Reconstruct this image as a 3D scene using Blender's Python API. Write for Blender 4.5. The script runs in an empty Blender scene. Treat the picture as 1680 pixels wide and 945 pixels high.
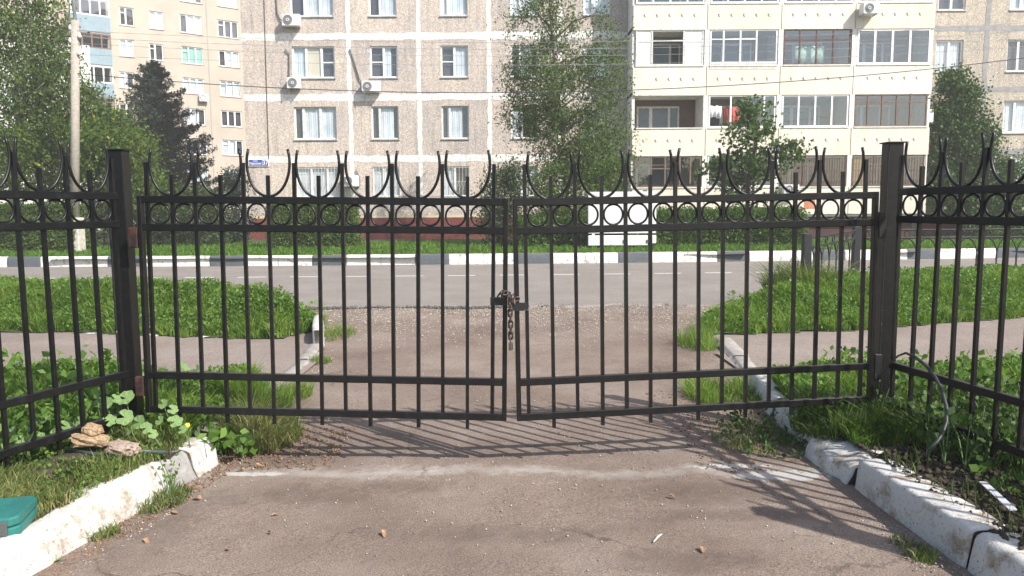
import bpy, math, random
import numpy as np
from mathutils import Vector, Matrix, noise
random.seed(7); RNG = np.random.default_rng(11)
sc = bpy.context.scene
COL = sc.collection

# ------------------------------------------------------------------ camera
F, CAMH, TILT, ROLL = 1250., 1.55, math.atan(132 / 1250.), 0.006
fv = Vector((0, math.cos(TILT), -math.sin(TILT)))
r0 = Vector((1, 0, 0)); u0 = Vector((0, math.sin(TILT), math.cos(TILT)))
rv = r0 * math.cos(ROLL) - u0 * math.sin(ROLL)
uv = u0 * math.cos(ROLL) + r0 * math.sin(ROLL)
CAM = Vector((0, 0, CAMH))
cd = bpy.data.cameras.new('camera'); cam = bpy.data.objects.new('camera', cd); COL.objects.link(cam)
m = Matrix((rv, uv, -fv)).transposed().to_4x4(); m.translation = CAM
cam.matrix_world = m
cd.sensor_width = 36; cd.lens = 36 * F / 1680; cd.clip_end = 3000; cd.clip_start = .05
sc.camera = cam

def ray(px, py): return fv + rv * ((px - 840) / F) - uv * ((py - 472.5) / F)
def G(px, py, z=0.):
    d = ray(px, py); return CAM + d * ((z - CAMH) / d.z)
def at(px, py, Y):
    d = ray(px, py); return CAM + d * (Y / d.y)

# ------------------------------------------------------------------ world and sun
AZ, EL = math.radians(131.4), math.radians(43)
w = bpy.data.worlds.new('World'); sc.world = w; w.use_nodes = True
nt = w.node_tree; sky = nt.nodes.new('ShaderNodeTexSky'); sky.sky_type = 'NISHITA'; sky.sun_disc = False
sky.sun_elevation = EL; sky.sun_rotation = AZ; sky.dust_density = 2.0; sky.air_density = 1.0
nt.nodes['Background'].inputs[1].default_value = .125
nt.links.new(sky.outputs[0], nt.nodes['Background'].inputs[0])
sd = bpy.data.lights.new('sun', 'SUN'); sun = bpy.data.objects.new('sun', sd); COL.objects.link(sun)
sd.energy = 4.6; sd.angle = math.radians(.55); sd.color = (1, .945, .87)
sdir = Vector((math.sin(AZ) * math.cos(EL), math.cos(AZ) * math.cos(EL), math.sin(EL)))
sun.rotation_euler = sdir.to_track_quat('Z', 'Y').to_euler()
sc.view_settings.view_transform = 'Standard'; sc.view_settings.look = 'None'
sc.view_settings.exposure = .62; sc.view_settings.gamma = 1
sc.render.engine = 'CYCLES'; sc.cycles.max_bounces = 8; sc.cycles.transparent_max_bounces = 16

# ------------------------------------------------------------------ materials
MATS = {}
def nodes_of(name):
    mt = bpy.data.materials.new(name); mt.use_nodes = True
    return mt, mt.node_tree, mt.node_tree.nodes['Principled BSDF']
def ramp(nt, stops):
    r = nt.nodes.new('ShaderNodeValToRGB'); e = r.color_ramp.elements
    e[0].position, e[0].color = stops[0][0], (*stops[0][1], 1)
    e[1].position, e[1].color = stops[-1][0], (*stops[-1][1], 1)
    for p, c in stops[1:-1]:
        x = e.new(p); x.color = (*c, 1)
    return r
def coord(nt, kind='Object'):
    c = nt.nodes.new('ShaderNodeTexCoord'); return c.outputs[kind]
def noi(nt, vec, scale, detail=6, rough=.6):
    n = nt.nodes.new('ShaderNodeTexNoise'); n.inputs['Scale'].default_value = scale
    n.inputs['Detail'].default_value = detail; n.inputs['Roughness'].default_value = rough
    if vec is not None: nt.links.new(vec, n.inputs['Vector'])
    return n
def mixc(nt, fac, a, b, mode='MIX'):
    x = nt.nodes.new('ShaderNodeMix'); x.data_type = 'RGBA'; x.blend_type = mode
    for i, v in ((0, fac), (6, a), (7, b)):
        if hasattr(v, 'default_value') or hasattr(v, 'links'): nt.links.new(v, x.inputs[i])
        elif isinstance(v, (int, float)): x.inputs[i].default_value = v
        else: x.inputs[i].default_value = (*v, 1)
    return x.outputs[2]
def bump(nt, h, strength, dist, bs):
    b = nt.nodes.new('ShaderNodeBump'); b.inputs['Strength'].default_value = strength
    b.inputs['Distance'].default_value = dist; nt.links.new(h, b.inputs['Height'])
    nt.links.new(b.outputs[0], bs.inputs['Normal']); return b
def M(name, c1, c2=None, scale=5, rough=.8, bmp=.3, bscale=40, dist=.01, lo=.35, hi=.65, metal=0, spec=.5):
    if name in MATS: return MATS[name]
    mt, nt, bs = nodes_of(name)
    v = coord(nt)
    n = noi(nt, v, scale); r = ramp(nt, [(lo, c1), (hi, c2 or c1)])
    nt.links.new(n.outputs[0], r.inputs[0]); nt.links.new(r.outputs[0], bs.inputs['Base Color'])
    if bmp:
        n2 = noi(nt, v, bscale); bump(nt, n2.outputs[0], bmp, dist, bs)
    bs.inputs['Roughness'].default_value = rough; bs.inputs['Metallic'].default_value = metal
    bs.inputs['Specular IOR Level'].default_value = spec
    MATS[name] = mt; return mt
def math_(nt, op, a, b=None, c=None):
    x = nt.nodes.new('ShaderNodeMath'); x.operation = op
    for i, v in enumerate((a, b, c)):
        if v is None: continue
        if isinstance(v, (int, float)): x.inputs[i].default_value = v
        else: nt.links.new(v, x.inputs[i])
    return x.outputs[0]

def leafmat(name, dark, mid, light, trans=.35, extra=None):
    mt, nt, bs = nodes_of(name)
    a = nt.nodes.new('ShaderNodeAttribute'); a.attribute_name = 'tint'
    st = [(0, dark), (.5, mid), (.93, light)]
    if extra: st.append((1, extra))
    r = ramp(nt, st); nt.links.new(a.outputs['Fac'], r.inputs[0])
    nt.links.new(r.outputs[0], bs.inputs['Base Color']); bs.inputs['Roughness'].default_value = .55
    bs.inputs['Specular IOR Level'].default_value = .3
    t = nt.nodes.new('ShaderNodeBsdfTranslucent')
    br = mixc(nt, 1., r.outputs[0], (1.3, 1.5, .6), 'MULTIPLY'); nt.links.new(br, t.inputs[0])
    mx = nt.nodes.new('ShaderNodeMixShader'); mx.inputs[0].default_value = trans
    nt.links.new(bs.outputs[0], mx.inputs[1]); nt.links.new(t.outputs[0], mx.inputs[2])
    nt.links.new(mx.outputs[0], nt.nodes['Material Output'].inputs[0])
    return mt

L_GRASS = leafmat('grass_blades', (.07, .13, .02), (.13, .225, .035), (.22, .31, .065), .42, (.36, .32, .15))
L_GRASSD = leafmat('grass_rough', (.06, .105, .022), (.125, .18, .045), (.25, .26, .10), .4, (.40, .33, .18))
L_GRASSK = leafmat('grass_shade_tinted', (.035, .075, .014), (.07, .125, .022), (.12, .18, .04), .3, (.25, .24, .12))  # darker grass copy, shade right of the driveway painted into the green
L_LAWN = leafmat('lawn_blades', (.06, .14, .014), (.09, .19, .02), (.15, .26, .04), .4)
L_WEED = leafmat('weed_leaves', (.06, .125, .02), (.11, .205, .035), (.18, .29, .07), .35)
L_BIRCH = leafmat('birch_leaves', (.045, .08, .02), (.085, .135, .032), (.15, .21, .06), .3)
L_BRIGHT = leafmat('bright_leaves', (.05, .09, .018), (.09, .15, .025), (.15, .21, .04), .4, (.45, .35, .03))
L_DARK = leafmat('dark_leaves', (.025, .045, .016), (.05, .08, .026), (.09, .13, .042), .2)
L_SPRUCE = leafmat('spruce_needles', (.013, .024, .018), (.028, .046, .032), (.055, .08, .052), .05)
L_HEDGE = leafmat('hedge_leaves', (.045, .085, .018), (.09, .145, .028), (.16, .225, .055), .3)
L_HEDGE2 = leafmat('loose_hedge_leaves', (.045, .09, .015), (.075, .145, .022), (.13, .21, .035), .35)
L_WILLOW = leafmat('willow_leaves', (.045, .075, .024), (.08, .125, .035), (.15, .20, .07), .3)
L_IVY = leafmat('ivy_leaves', (.03, .065, .016), (.058, .11, .024), (.10, .165, .042), .25)

def asphalt(name, c1, c2, c3, driveway=False):
    mt, nt, bs = nodes_of(name); v = coord(nt)
    n = noi(nt, v, .9, 8, .62); r = ramp(nt, [(.30, c1), (.5, c2), (.68, c3)])
    nt.links.new(n.outputs[0], r.inputs[0])
    f = noi(nt, v, 130, 3, .7); fr = ramp(nt, [(.34, (.55, .55, .55)), (.5, (1, 1, 1)), (.66, (1.5, 1.48, 1.45))])
    nt.links.new(f.outputs[0], fr.inputs[0])
    c = mixc(nt, 1., r.outputs[0], fr.outputs[0], 'MULTIPLY')
    vo = nt.nodes.new('ShaderNodeTexVoronoi'); vo.inputs['Scale'].default_value = 55; nt.links.new(v, vo.inputs['Vector'])
    vr = ramp(nt, [(.05, (1, 1, 1)), (.13, (0, 0, 0))]); nt.links.new(vo.outputs['Distance'], vr.inputs[0])
    gate = noi(nt, v, 7, 3); gr = ramp(nt, [(.55, (0, 0, 0)), (.66, (1, 1, 1))]); nt.links.new(gate.outputs[0], gr.inputs[0])
    sp = math_(nt, 'MULTIPLY', vr.outputs[0], gr.outputs[0])
    c = mixc(nt, sp, c, (.42, .40, .37))
    if driveway:
        sep = nt.nodes.new('ShaderNodeSeparateXYZ'); nt.links.new(v, sep.inputs[0])
        wob = noi(nt, v, 1.3, 6, .6); wb = math_(nt, 'MULTIPLY_ADD', wob.outputs[0], .42, -.21)
        yy = math_(nt, 'ADD', sep.outputs['Y'], wb)
        d = math_(nt, 'ABSOLUTE', math_(nt, 'SUBTRACT', yy, 4.36))
        n3 = noi(nt, v, 11, 6, .7)
        d = math_(nt, 'ADD', d, math_(nt, 'MULTIPLY_ADD', n3.outputs[0], .30, -.15))
        s = ramp(nt, [(.0, (1, 1, 1)), (.045, (.6, .6, .6)), (.11, (0, 0, 0))]); nt.links.new(d, s.inputs[0])
        n4 = noi(nt, v, 2.2, 4); s4 = ramp(nt, [(.36, (.25, .25, .25)), (.6, (1, 1, 1))]); nt.links.new(n4.outputs[0], s4.inputs[0])
        k = math_(nt, 'MULTIPLY', math_(nt, 'MULTIPLY', s.outputs[0], s4.outputs[0]), .8)
        c = mixc(nt, k, c, (.38, .355, .32))
        for (sx, sy, rx, ry) in ((1.55, 4.25, .34, .10), (1.3, 4.42, .3, .05), (-1.55, 4.35, .25, .05)):
            a = math_(nt, 'DIVIDE', math_(nt, 'SUBTRACT', sep.outputs['X'], sx), rx)
            b = math_(nt, 'DIVIDE', math_(nt, 'SUBTRACT', sep.outputs['Y'], sy), ry)
            q = math_(nt, 'ADD', math_(nt, 'MULTIPLY', a, a), math_(nt, 'MULTIPLY', b, b))
            q = math_(nt, 'ADD', q, math_(nt, 'MULTIPLY_ADD', noi(nt, v, 14, 7, .75).outputs[0], 3.2, -1.6))
            rr = ramp(nt, [(.45, (1, 1, 1)), (.75, (0, 0, 0))]); nt.links.new(q, rr.inputs[0])
            c = mixc(nt, math_(nt, 'MULTIPLY', rr.outputs[0], .75), c, (.50, .49, .46))
        dn = noi(nt, v, 2.5, 5); dv_ = nt.nodes.new('ShaderNodeVectorMath'); dv_.operation = 'MULTIPLY_ADD'
        nt.links.new(dn.outputs['Color'], dv_.inputs[0]); dv_.inputs[1].default_value = (.5, .5, 0); nt.links.new(v, dv_.inputs[2])
        vc = nt.nodes.new('ShaderNodeTexVoronoi'); vc.feature = 'DISTANCE_TO_EDGE'; vc.inputs['Scale'].default_value = .75; nt.links.new(dv_.outputs[0], vc.inputs['Vector'])
        cr = ramp(nt, [(.002, (1, 1, 1)), (.007, (0, 0, 0))]); nt.links.new(vc.outputs['Distance'], cr.inputs[0])
        mk = ramp(nt, [(.48, (0, 0, 0)), (.60, (1, 1, 1))]); nt.links.new(noi(nt, v, .8, 3).outputs[0], mk.inputs[0])
        c = mixc(nt, math_(nt, 'MULTIPLY', math_(nt, 'MULTIPLY', cr.outputs[0], mk.outputs[0]), .7), c, (.05, .04, .033))
        # damp looking brown stains just before the seam
        for (sx, sy, rx, ry) in ((-1.2, 4.02, .6, .2), (.0, 3.5, .55, .13), (1.0, 4.0, .65, .18), (-.6, 4.12, .45, .1), (.75, 3.2, .5, .14), (-1.75, 3.6, .22, .5), (1.62, 4.85, .42, .42), (-1.5, 4.7, .4, .3), (-.9, 2.9, .4, .12), (1.2, 3.7, .8, .1)):
            a = math_(nt, 'DIVIDE', math_(nt, 'SUBTRACT', sep.outputs['X'], sx), rx)
            b = math_(nt, 'DIVIDE', math_(nt, 'SUBTRACT', sep.outputs['Y'], sy), ry)
            q = math_(nt, 'ADD', math_(nt, 'MULTIPLY', a, a), math_(nt, 'MULTIPLY', b, b))
            q = math_(nt, 'ADD', q, math_(nt, 'MULTIPLY_ADD', noi(nt, v, 6, 9, .8).outputs[0], 5.0, -2.5))
            rr = ramp(nt, [(.0, (1, 1, 1)), (1., (0, 0, 0))]); nt.links.new(q, rr.inputs[0])
            c = mixc(nt, math_(nt, 'MULTIPLY', rr.outputs[0], .48), c, (.105, .078, .062))
    nt.links.new(c, bs.inputs['Base Color']); bs.inputs['Roughness'].default_value = .9
    bs.inputs['Specular IOR Level'].default_value = .25
    b1 = bump(nt, f.outputs[0], .55, .006, bs)
    b2 = nt.nodes.new('ShaderNodeBump'); b2.inputs['Strength'].default_value = .6; b2.inputs['Distance'].default_value = .03
    nt.links.new(noi(nt, v, 6, 6, .6).outputs[0], b2.inputs['Height']); nt.links.new(b2.outputs[0], b1.inputs['Normal'])
    return mt
ASPH_D = asphalt('driveway_asphalt', (.142, .106, .085), (.202, .158, .130), (.25, .205, .172), True)
ASPH_R = asphalt('road_asphalt', (.20, .180, .163), (.228, .206, .188), (.255, .232, .212))
ASPH_P = asphalt('pavement_asphalt', (.205, .168, .145), (.24, .20, .175), (.275, .235, .205))
SOIL = M('soil', (.035, .026, .018), (.09, .068, .045), 5, .95, .8, 30, .03)
LAWNB = M('lawn_base', (.03, .05, .012), (.06, .09, .02), 2, .95, .6, 40, .02)
BLACK = M('black_gate_paint', (.006, .006, .0065), (.016, .016, .017), 25, .38, .3, 90, .003, .5, .75, spec=.4)
BLACKW = M('worn_black_paint', (.012, .012, .012), (.20, .19, .18), 55, .45, .3, 90, .003, .62, .70)
RUST = M('rusty_steel', (.010, .008, .008), (.085, .030, .020), 22, .75, .5, 90, .003)
STEELK = M('chain_steel', (.035, .028, .026), (.12, .095, .08), 60, .45, .3, 90, .002, metal=.7)
BRASS = M('padlock_body', (.10, .085, .07), (.17, .15, .12), 30, .45, .1, 90, .002, metal=.5)
def whitewash(name, base, dirt, lo, hi, sc_=6):
    mt, nt, bs = nodes_of(name); v = coord(nt)
    n = noi(nt, v, sc_, 9, .72); r = ramp(nt, [(lo, dirt), (hi, base)]); nt.links.new(n.outputs[0], r.inputs[0])
    n2 = noi(nt, v, 60, 4, .7); r2 = ramp(nt, [(.33, (.42, .38, .33)), (.42, (1, 1, 1))]); nt.links.new(n2.outputs[0], r2.inputs[0])
    c = mixc(nt, 1., r.outputs[0], r2.outputs[0], 'MULTIPLY')
    nt.links.new(c, bs.inputs['Base Color']); bs.inputs['Roughness'].default_value = .85
    bump(nt, n2.outputs[0], .5, .008, bs); return mt
WW = whitewash('whitewashed_concrete', (.58, .57, .54), (.30, .245, .18), .36, .49, 5)
WWF = whitewash('worn_whitewash', (.72, .71, .67), (.30, .28, .25), .38, .46, 9)
GREYK = whitewash('grey_blue_kerb_paint', (.085, .10, .115), (.13, .13, .13), .30, .5)
CONC = whitewash('bare_concrete', (.36, .34, .31), (.22, .20, .18), .35, .6)
CEM = M('cement_patch', (.24, .235, .225), (.38, .37, .36), 18, .95, .6, 60, .01)

def pebble(name, tone):
    mt, nt, bs = nodes_of(name); v = coord(nt)
    big = noi(nt, v, .6, 4, .6)
    vo = nt.nodes.new('ShaderNodeTexVoronoi'); vo.inputs['Scale'].default_value = 32; nt.links.new(v, vo.inputs['Vector'])
    sh = nt.nodes.new('ShaderNodeSeparateColor'); nt.links.new(vo.outputs['Color'], sh.inputs[0])
    r = ramp(nt, [(0., tuple(t * .66 for t in tone)), (.35, tuple(t * .9 for t in tone)), (.7, tone), (1., tuple(min(.85, t * 1.35) for t in tone))])
    nt.links.new(sh.outputs[0], r.inputs[0])
    rb = ramp(nt, [(.3, (.86, .86, .88)), (.7, (1.1, 1.06, 1.)),]); nt.links.new(big.outputs[0], rb.inputs[0])
    c = mixc(nt, 1., r.outputs[0], rb.outputs[0], 'MULTIPLY')
    mp = nt.nodes.new('ShaderNodeMapping'); mp.inputs['Scale'].default_value = (3.2, 3.2, .35); nt.links.new(v, mp.inputs['Vector'])
    stk = noi(nt, mp.outputs[0], 1.6, 5, .6); sr = ramp(nt, [(.32, (.80, .79, .79)), (.5, (1, 1, 1)), (.72, (1.10, 1.06, 1.03))]); nt.links.new(stk.outputs[0], sr.inputs[0])
    c = mixc(nt, 1., c, sr.outputs[0], 'MULTIPLY')
    oi = nt.nodes.new('ShaderNodeObjectInfo'); orr = ramp(nt, [(0, (.90, .90, .92)), (1, (1.09, 1.07, 1.05))]); nt.links.new(oi.outputs['Random'], orr.inputs[0])
    c = mixc(nt, 1., c, orr.outputs[0], 'MULTIPLY')
    nt.links.new(c, bs.inputs['Base Color']); bs.inputs['Roughness'].default_value = .95; bs.inputs['Specular IOR Level'].default_value = .2
    bump(nt, vo.outputs['Distance'], .5, .02, bs); return mt
PEB = pebble('pebble_dash', (.56, .51, .465)); PEB2 = pebble('pebble_dash_right', (.48, .445, .39))
JOINT = M('white_joint_paint', (.60, .57, .53), (.80, .785, .76), 7, .9, .4, 30, .01, .38, .52)
JOINTG = M('grey_joint_cement', (.26, .26, .26), (.36, .355, .35), 4, .9, .4, 30, .01)
CREAM = M('cream_parapet_paint', (.74, .68, .56), (.80, .745, .63), 1.3, .85, .15, 30, .01)
def creammat():
    mt, nt, bs = nodes_of('cream_parapet_paint'); v = coord(nt); g = coord(nt, 'Generated')
    n = noi(nt, v, 1.3, 5); r = ramp(nt, [(.35, (.72, .675, .575)), (.65, (.79, .75, .655))]); nt.links.new(n.outputs[0], r.inputs[0])
    oi = nt.nodes.new('ShaderNodeObjectInfo'); orr = ramp(nt, [(0, (.94, .93, .91)), (1, (1.04, 1.03, 1.03))]); nt.links.new(oi.outputs['Random'], orr.inputs[0])
    c = mixc(nt, 1., r.outputs[0], orr.outputs[0], 'MULTIPLY')
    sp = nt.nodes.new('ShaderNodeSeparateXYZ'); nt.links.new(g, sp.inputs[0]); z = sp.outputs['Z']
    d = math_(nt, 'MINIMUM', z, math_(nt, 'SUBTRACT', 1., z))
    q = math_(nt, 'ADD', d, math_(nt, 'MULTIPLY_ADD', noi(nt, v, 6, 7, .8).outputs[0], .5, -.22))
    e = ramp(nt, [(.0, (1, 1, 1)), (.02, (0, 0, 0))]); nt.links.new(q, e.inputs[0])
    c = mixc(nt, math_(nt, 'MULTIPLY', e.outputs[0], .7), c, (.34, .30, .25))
    mp = nt.nodes.new('ShaderNodeMapping'); mp.inputs['Scale'].default_value = (4, 4, .4); nt.links.new(v, mp.inputs['Vector'])
    s = ramp(nt, [(.3, (.90, .885, .86)), (.55, (1, 1, 1))]); nt.links.new(noi(nt, mp.outputs[0], 2, 5).outputs[0], s.inputs[0])
    c = mixc(nt, 1., c, s.outputs[0], 'MULTIPLY')
    nt.links.new(c, bs.inputs['Base Color']); bs.inputs['Roughness'].default_value = .85; return mt
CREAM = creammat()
CREAMW = M('cream_white_trim', (.66, .64, .59), (.82, .81, .77), 5, .8, .3, 30, .01)
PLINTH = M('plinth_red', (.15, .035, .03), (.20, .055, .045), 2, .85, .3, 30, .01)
PLINTHD = M('plinth_red_shaded', (.06, .025, .022), (.085, .035, .03), 2, .85, .3, 30, .01)  # plinth red darkened, shade under the balconies put into the colour
YEL = M('yellow_line_paint', (.58, .50, .28), (.66, .59, .38), 3, .8, .1)
PVC = M('white_window_frame', (.80, .80, .80), (.86, .86, .86), 3, .4, 0)
WOODW = M('old_white_frame', (.55, .55, .53), (.78, .77, .74), 9, .7, .2)
BROWN = M('brown_window_frame', (.13, .085, .065), (.21, .135, .10), 6, .6, .1)
DBROWN = M('dark_brown_frame', (.10, .04, .035), (.14, .06, .05), 6, .6, .1)
SILL = M('metal_sill', (.35, .36, .37), (.55, .56, .57), 3, .4, .1, metal=.3)
SILLB = M('brown_sill', (.25, .12, .09), (.30, .16, .12), 3, .6, .1)
CURT = M('sheer_curtain', (.52, .57, .60), (.70, .73, .75), 2, .9, 0)
CURTB = M('beige_blind', (.66, .58, .45), (.70, .63, .50), 2, .9, 0)
CURTG = M('green_curtain', (.30, .60, .50), (.40, .70, .60), 2, .9, 0)
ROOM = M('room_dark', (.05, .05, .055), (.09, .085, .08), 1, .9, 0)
ROOMR = M('reddish_balcony_wall', (.15, .10, .085), (.20, .14, .12), 2, .9, .1)
BALW = M('balcony_back_wall', (.30, .28, .25), (.38, .36, .33), 2, .9, .1)
YBRICK_S = None
def brickmat():
    mt, nt, bs = nodes_of('yellow_brick'); v = coord(nt)
    sw = nt.nodes.new('ShaderNodeSeparateXYZ'); nt.links.new(v, sw.inputs[0])
    cb = nt.nodes.new('ShaderNodeCombineXYZ'); nt.links.new(sw.outputs['X'], cb.inputs[0]); nt.links.new(sw.outputs['Z'], cb.inputs[1])
    b = nt.nodes.new('ShaderNodeTexBrick'); nt.links.new(cb.outputs[0], b.inputs['Vector'])
    b.inputs['Scale'].default_value = 1.6; b.inputs['Color1'].default_value = (.60, .53, .44, 1); b.inputs['Color2'].default_value = (.68, .61, .51, 1)
    b.inputs['Mortar'].default_value = (.40, .35, .30, 1); b.inputs['Mortar Size'].default_value = .035
    b.inputs['Brick Width'].default_value = .42; b.inputs['Row Height'].default_value = .14
    n = noi(nt, v, .5, 5); r = ramp(nt, [(.3, (.9, .9, .9)), (.7, (1.08, 1.06, 1.04))]); nt.links.new(n.outputs[0], r.inputs[0])
    nt.links.new(mixc(nt, 1., b.outputs[0], r.outputs[0], 'MULTIPLY'), bs.inputs['Base Color']); bs.inputs['Roughness'].default_value = .9
    bs.inputs['Specular IOR Level'].default_value = .2
    return mt
YBRICK = brickmat()
PALEW = M('pale_wall', (.66, .65, .62), (.74, .73, .70), 1, .9, .1)
BLUEP = M('blue_corrugated_parapet', (.26, .36, .42), (.32, .42, .48), 2, .6, .1)
def glassmat(name, tint, refl):
    mt, nt, bs = nodes_of(name); nt.nodes.remove(bs)
    g = nt.nodes.new('ShaderNodeBsdfGlossy'); g.inputs['Roughness'].default_value = .03; g.inputs['Color'].default_value = (.95, .98, 1, 1)
    t = nt.nodes.new('ShaderNodeBsdfTransparent'); t.inputs[0].default_value = (*tint, 1)
    fr = nt.nodes.new('ShaderNodeLayerWeight'); fr.inputs[0].default_value = .5
    k = math_(nt, 'MULTIPLY_ADD', math_(nt, 'POWER', fr.outputs['Facing'], 4.), .8, refl)
    v = coord(nt); n = noi(nt, v, 1.2, 2); bp = nt.nodes.new('ShaderNodeBump'); bp.inputs['Strength'].default_value = .12; bp.inputs['Distance'].default_value = .05
    nt.links.new(n.outputs[0], bp.inputs['Height']); nt.links.new(bp.outputs[0], g.inputs['Normal'])
    mx = nt.nodes.new('ShaderNodeMixShader'); nt.links.new(k, mx.inputs[0]); nt.links.new(t.outputs[0], mx.inputs[1]); nt.links.new(g.outputs[0], mx.inputs[2])
    nt.links.new(mx.outputs[0], nt.nodes['Material Output'].inputs[0]); return mt
GLASS = glassmat('window_glass', (.96, .985, 1.0), .13)
GLASSD = glassmat('balcony_glass', (.70, .76, .80), .16)
ACW = M('white_casing', (.72, .72, .70), (.78, .78, .76), 4, .45, 0)
ACG = M('fan_grille_grey', (.18, .19, .20), (.26, .27, .28), 30, .6, .1)
HOSE = M('dark_hose', (.018, .022, .022), (.04, .045, .045), 20, .5, .1)
HOSEG = M('dark_green_tube', (.035, .055, .05), (.06, .08, .075), 20, .5, .1)
BLUE = M('sign_blue', (.03, .07, .32), (.035, .08, .35), 3, .4, 0)
WHITEP = M('white_paint', (.80, .80, .80), (.84, .84, .84), 3, .5, 0)
POLEC = M('pole_concrete', (.30, .27, .23), (.42, .38, .33), 12, .9, .4, 50, .01)
POLEP = M('pole_foot_concrete', (.40, .38, .32), (.60, .58, .52), 12, .9, .6, 40, .02)
BARK = M('bark', (.06, .045, .035), (.12, .095, .075), 14, .9, .7, 30, .03)
BIRCHB = M('birch_bark', (.05, .045, .04), (.62, .60, .56), 5, .8, .4, 30, .02, .38, .46)
TEAL = M('teal_plastic', (.015, .13, .115), (.025, .17, .15), 8, .45, .1, 60, .003)
GREYPL = M('grey_plastic', (.06, .07, .07), (.09, .10, .10), 8, .5, .1)
ALU = M('dull_aluminium', (.45, .47, .48), (.58, .60, .62), 20, .4, .2, metal=.5)
ROCKO = M('ochre_stone', (.26, .17, .10), (.46, .34, .21), 18, .9, .8, 45, .02)
ROCKP = M('pinkish_stone', (.25, .18, .145), (.42, .34, .28), 18, .9, .8, 45, .02)
LOWF = M('charcoal_fence_paint', (.010, .011, .013), (.020, .022, .025), 20, .6, .2, 60, .003)
RED = M('red_cloth', (.36, .07, .05), (.42, .09, .07), 3, .9, .1)
GREENC = M('mint_cloth', (.30, .60, .34), (.78, .85, .76), 7, .9, .1, lo=.4, hi=.6)
WCLOTH = M('white_cloth', (.75, .75, .78), (.82, .82, .84), 3, .9, .1)
ORANGEP = M('orange_patch', (.50, .20, .11), (.55, .24, .14), 3, .9, .1)
BOARDW = M('white_board_enamel', (.68, .68, .69), (.78, .78, .79), 2.5, .4, .05)
DRYL = M('dry_leaf', (.22, .12, .07), (.42, .27, .17), 20, .8, .2)
YFLOW = M('yellow_petals', (.85, .60, .03), (.95, .75, .06), 20, .6, 0)
PEBS = M('loose_pebbles', (.22, .19, .16), (.55, .50, .44), 9, .9, .3)
ORNB = M('ornament_brown', (.22, .16, .12), (.30, .22, .17), 3, .8, 0)
WIRE = M('wire_black', (.03, .03, .03), (.05, .05, .05), 3, .6, 0)
WIREG = M('wire_grey', (.25, .26, .27), (.32, .33, .34), 3, .5, 0)
PORC = M('porcelain', (.7, .7, .7), (.75, .75, .75), 3, .2, 0)

# ------------------------------------------------------------------ mesh helpers
class MB:
    def __init__(s): s.v = []; s.f = []
    def add(s, vs, fs):
        n = len(s.v); s.v += [tuple(v) for v in vs]; s.f += [tuple(i + n for i in f) for f in fs]; return s
    def box(s, x0, x1, y0, y1, z0, z1):
        return s.add([(x0, y0, z0), (x1, y0, z0), (x1, y1, z0), (x0, y1, z0), (x0, y0, z1), (x1, y0, z1), (x1, y1, z1), (x0, y1, z1)],
                     [(0, 3, 2, 1), (4, 5, 6, 7), (0, 1, 5, 4), (1, 2, 6, 5), (2, 3, 7, 6), (3, 0, 4, 7)])
    def ring(s, x0, x1, z0, z1, a0, a1, b0, b1, yf, yb):
        o = [(x0, z0), (x1, z0), (x1, z1), (x0, z1)]; i = [(a0, b0), (a1, b0), (a1, b1), (a0, b1)]
        V = [(x, yf, z) for x, z in o] + [(x, yf, z) for x, z in i] + [(x, yb, z) for x, z in i] + [(x, yb, z) for x, z in o]
        Fs = []
        for k in range(4):
            j = (k + 1) % 4
            Fs += [(k, j, j + 4, k + 4), (k + 4, j + 4, j + 8, k + 8), (k, k + 12, j + 12, j)]
        return s.add(V, Fs)
    def tube(s, pts, rad, seg=8, closed=False, cap=True):
        pts = [Vector(p) for p in pts]; n = len(pts)
        rad = rad if hasattr(rad, '__len__') else [rad] * n
        V = []; prev = None
        for i, p in enumerate(pts):
            a = pts[(i - 1) % n] if (closed or i > 0) else p; b = pts[(i + 1) % n] if (closed or i < n - 1) else p
            t = (b - a).normalized()
            if prev is None:
                u = t.orthogonal().normalized()
            else:
                u = (prev - t * prev.dot(t)).normalized()
            prev = u; w_ = t.cross(u)
            for k in range(seg):
                q = 2 * math.pi * k / seg; V.append(p + (u * math.cos(q) + w_ * math.sin(q)) * rad[i])
        Fs = []
        for i in range(n if closed else n - 1):
            j = (i + 1) % n
            for k in range(seg):
                l = (k + 1) % seg; Fs.append((i * seg + k, i * seg + l, j * seg + l, j * seg + k))
        if not closed and cap:
            Fs += [tuple(range(seg))[::-1], tuple((n - 1) * seg + k for k in range(seg))]
        return s.add(V, Fs)
    def prism(s, poly, y0, y1):           # poly of (x,z), extruded in y
        n = len(poly)
        return s.add([(x, y0, z) for x, z in poly] + [(x, y1, z) for x, z in poly],
                     [tuple(range(n)), tuple(range(2 * n - 1, n - 1, -1))] + [(i, i + n, (i + 1) % n + n, (i + 1) % n) for i in range(n)])
    def mesh(s, name, mat, smooth=False):
        me = bpy.data.meshes.new(name); me.from_pydata(s.v, [], s.f); me.materials.append(mat) if mat else None
        if smooth: me.polygons.foreach_set('use_smooth', [True] * len(me.polygons))
        me.update(); return me
    def build(s, name, mat, parent=None, smooth=False, loc=None):
        return link(name, s.mesh(name, mat, smooth), parent, loc)
def link(name, me, parent=None, loc=None):
    o = bpy.data.objects.new(name, me); COL.objects.link(o)
    if parent: o.parent = parent
    if loc is not None: o.location = loc
    return o
def tag(o, label=None, cat=None, group=None, kind=None):
    if label: o['label'] = label
    if cat: o['category'] = cat
    if group: o['group'] = group
    if kind: o['kind'] = kind
    return o
def thing(name, label, cat, loc=(0, 0, 0), rz=0, group=None):
    o = bpy.data.objects.new(name, None); COL.objects.link(o); o.location = loc; o.rotation_euler = (0, 0, rz)
    o.empty_display_size = .2
    return tag(o, label, cat, group)
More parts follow.
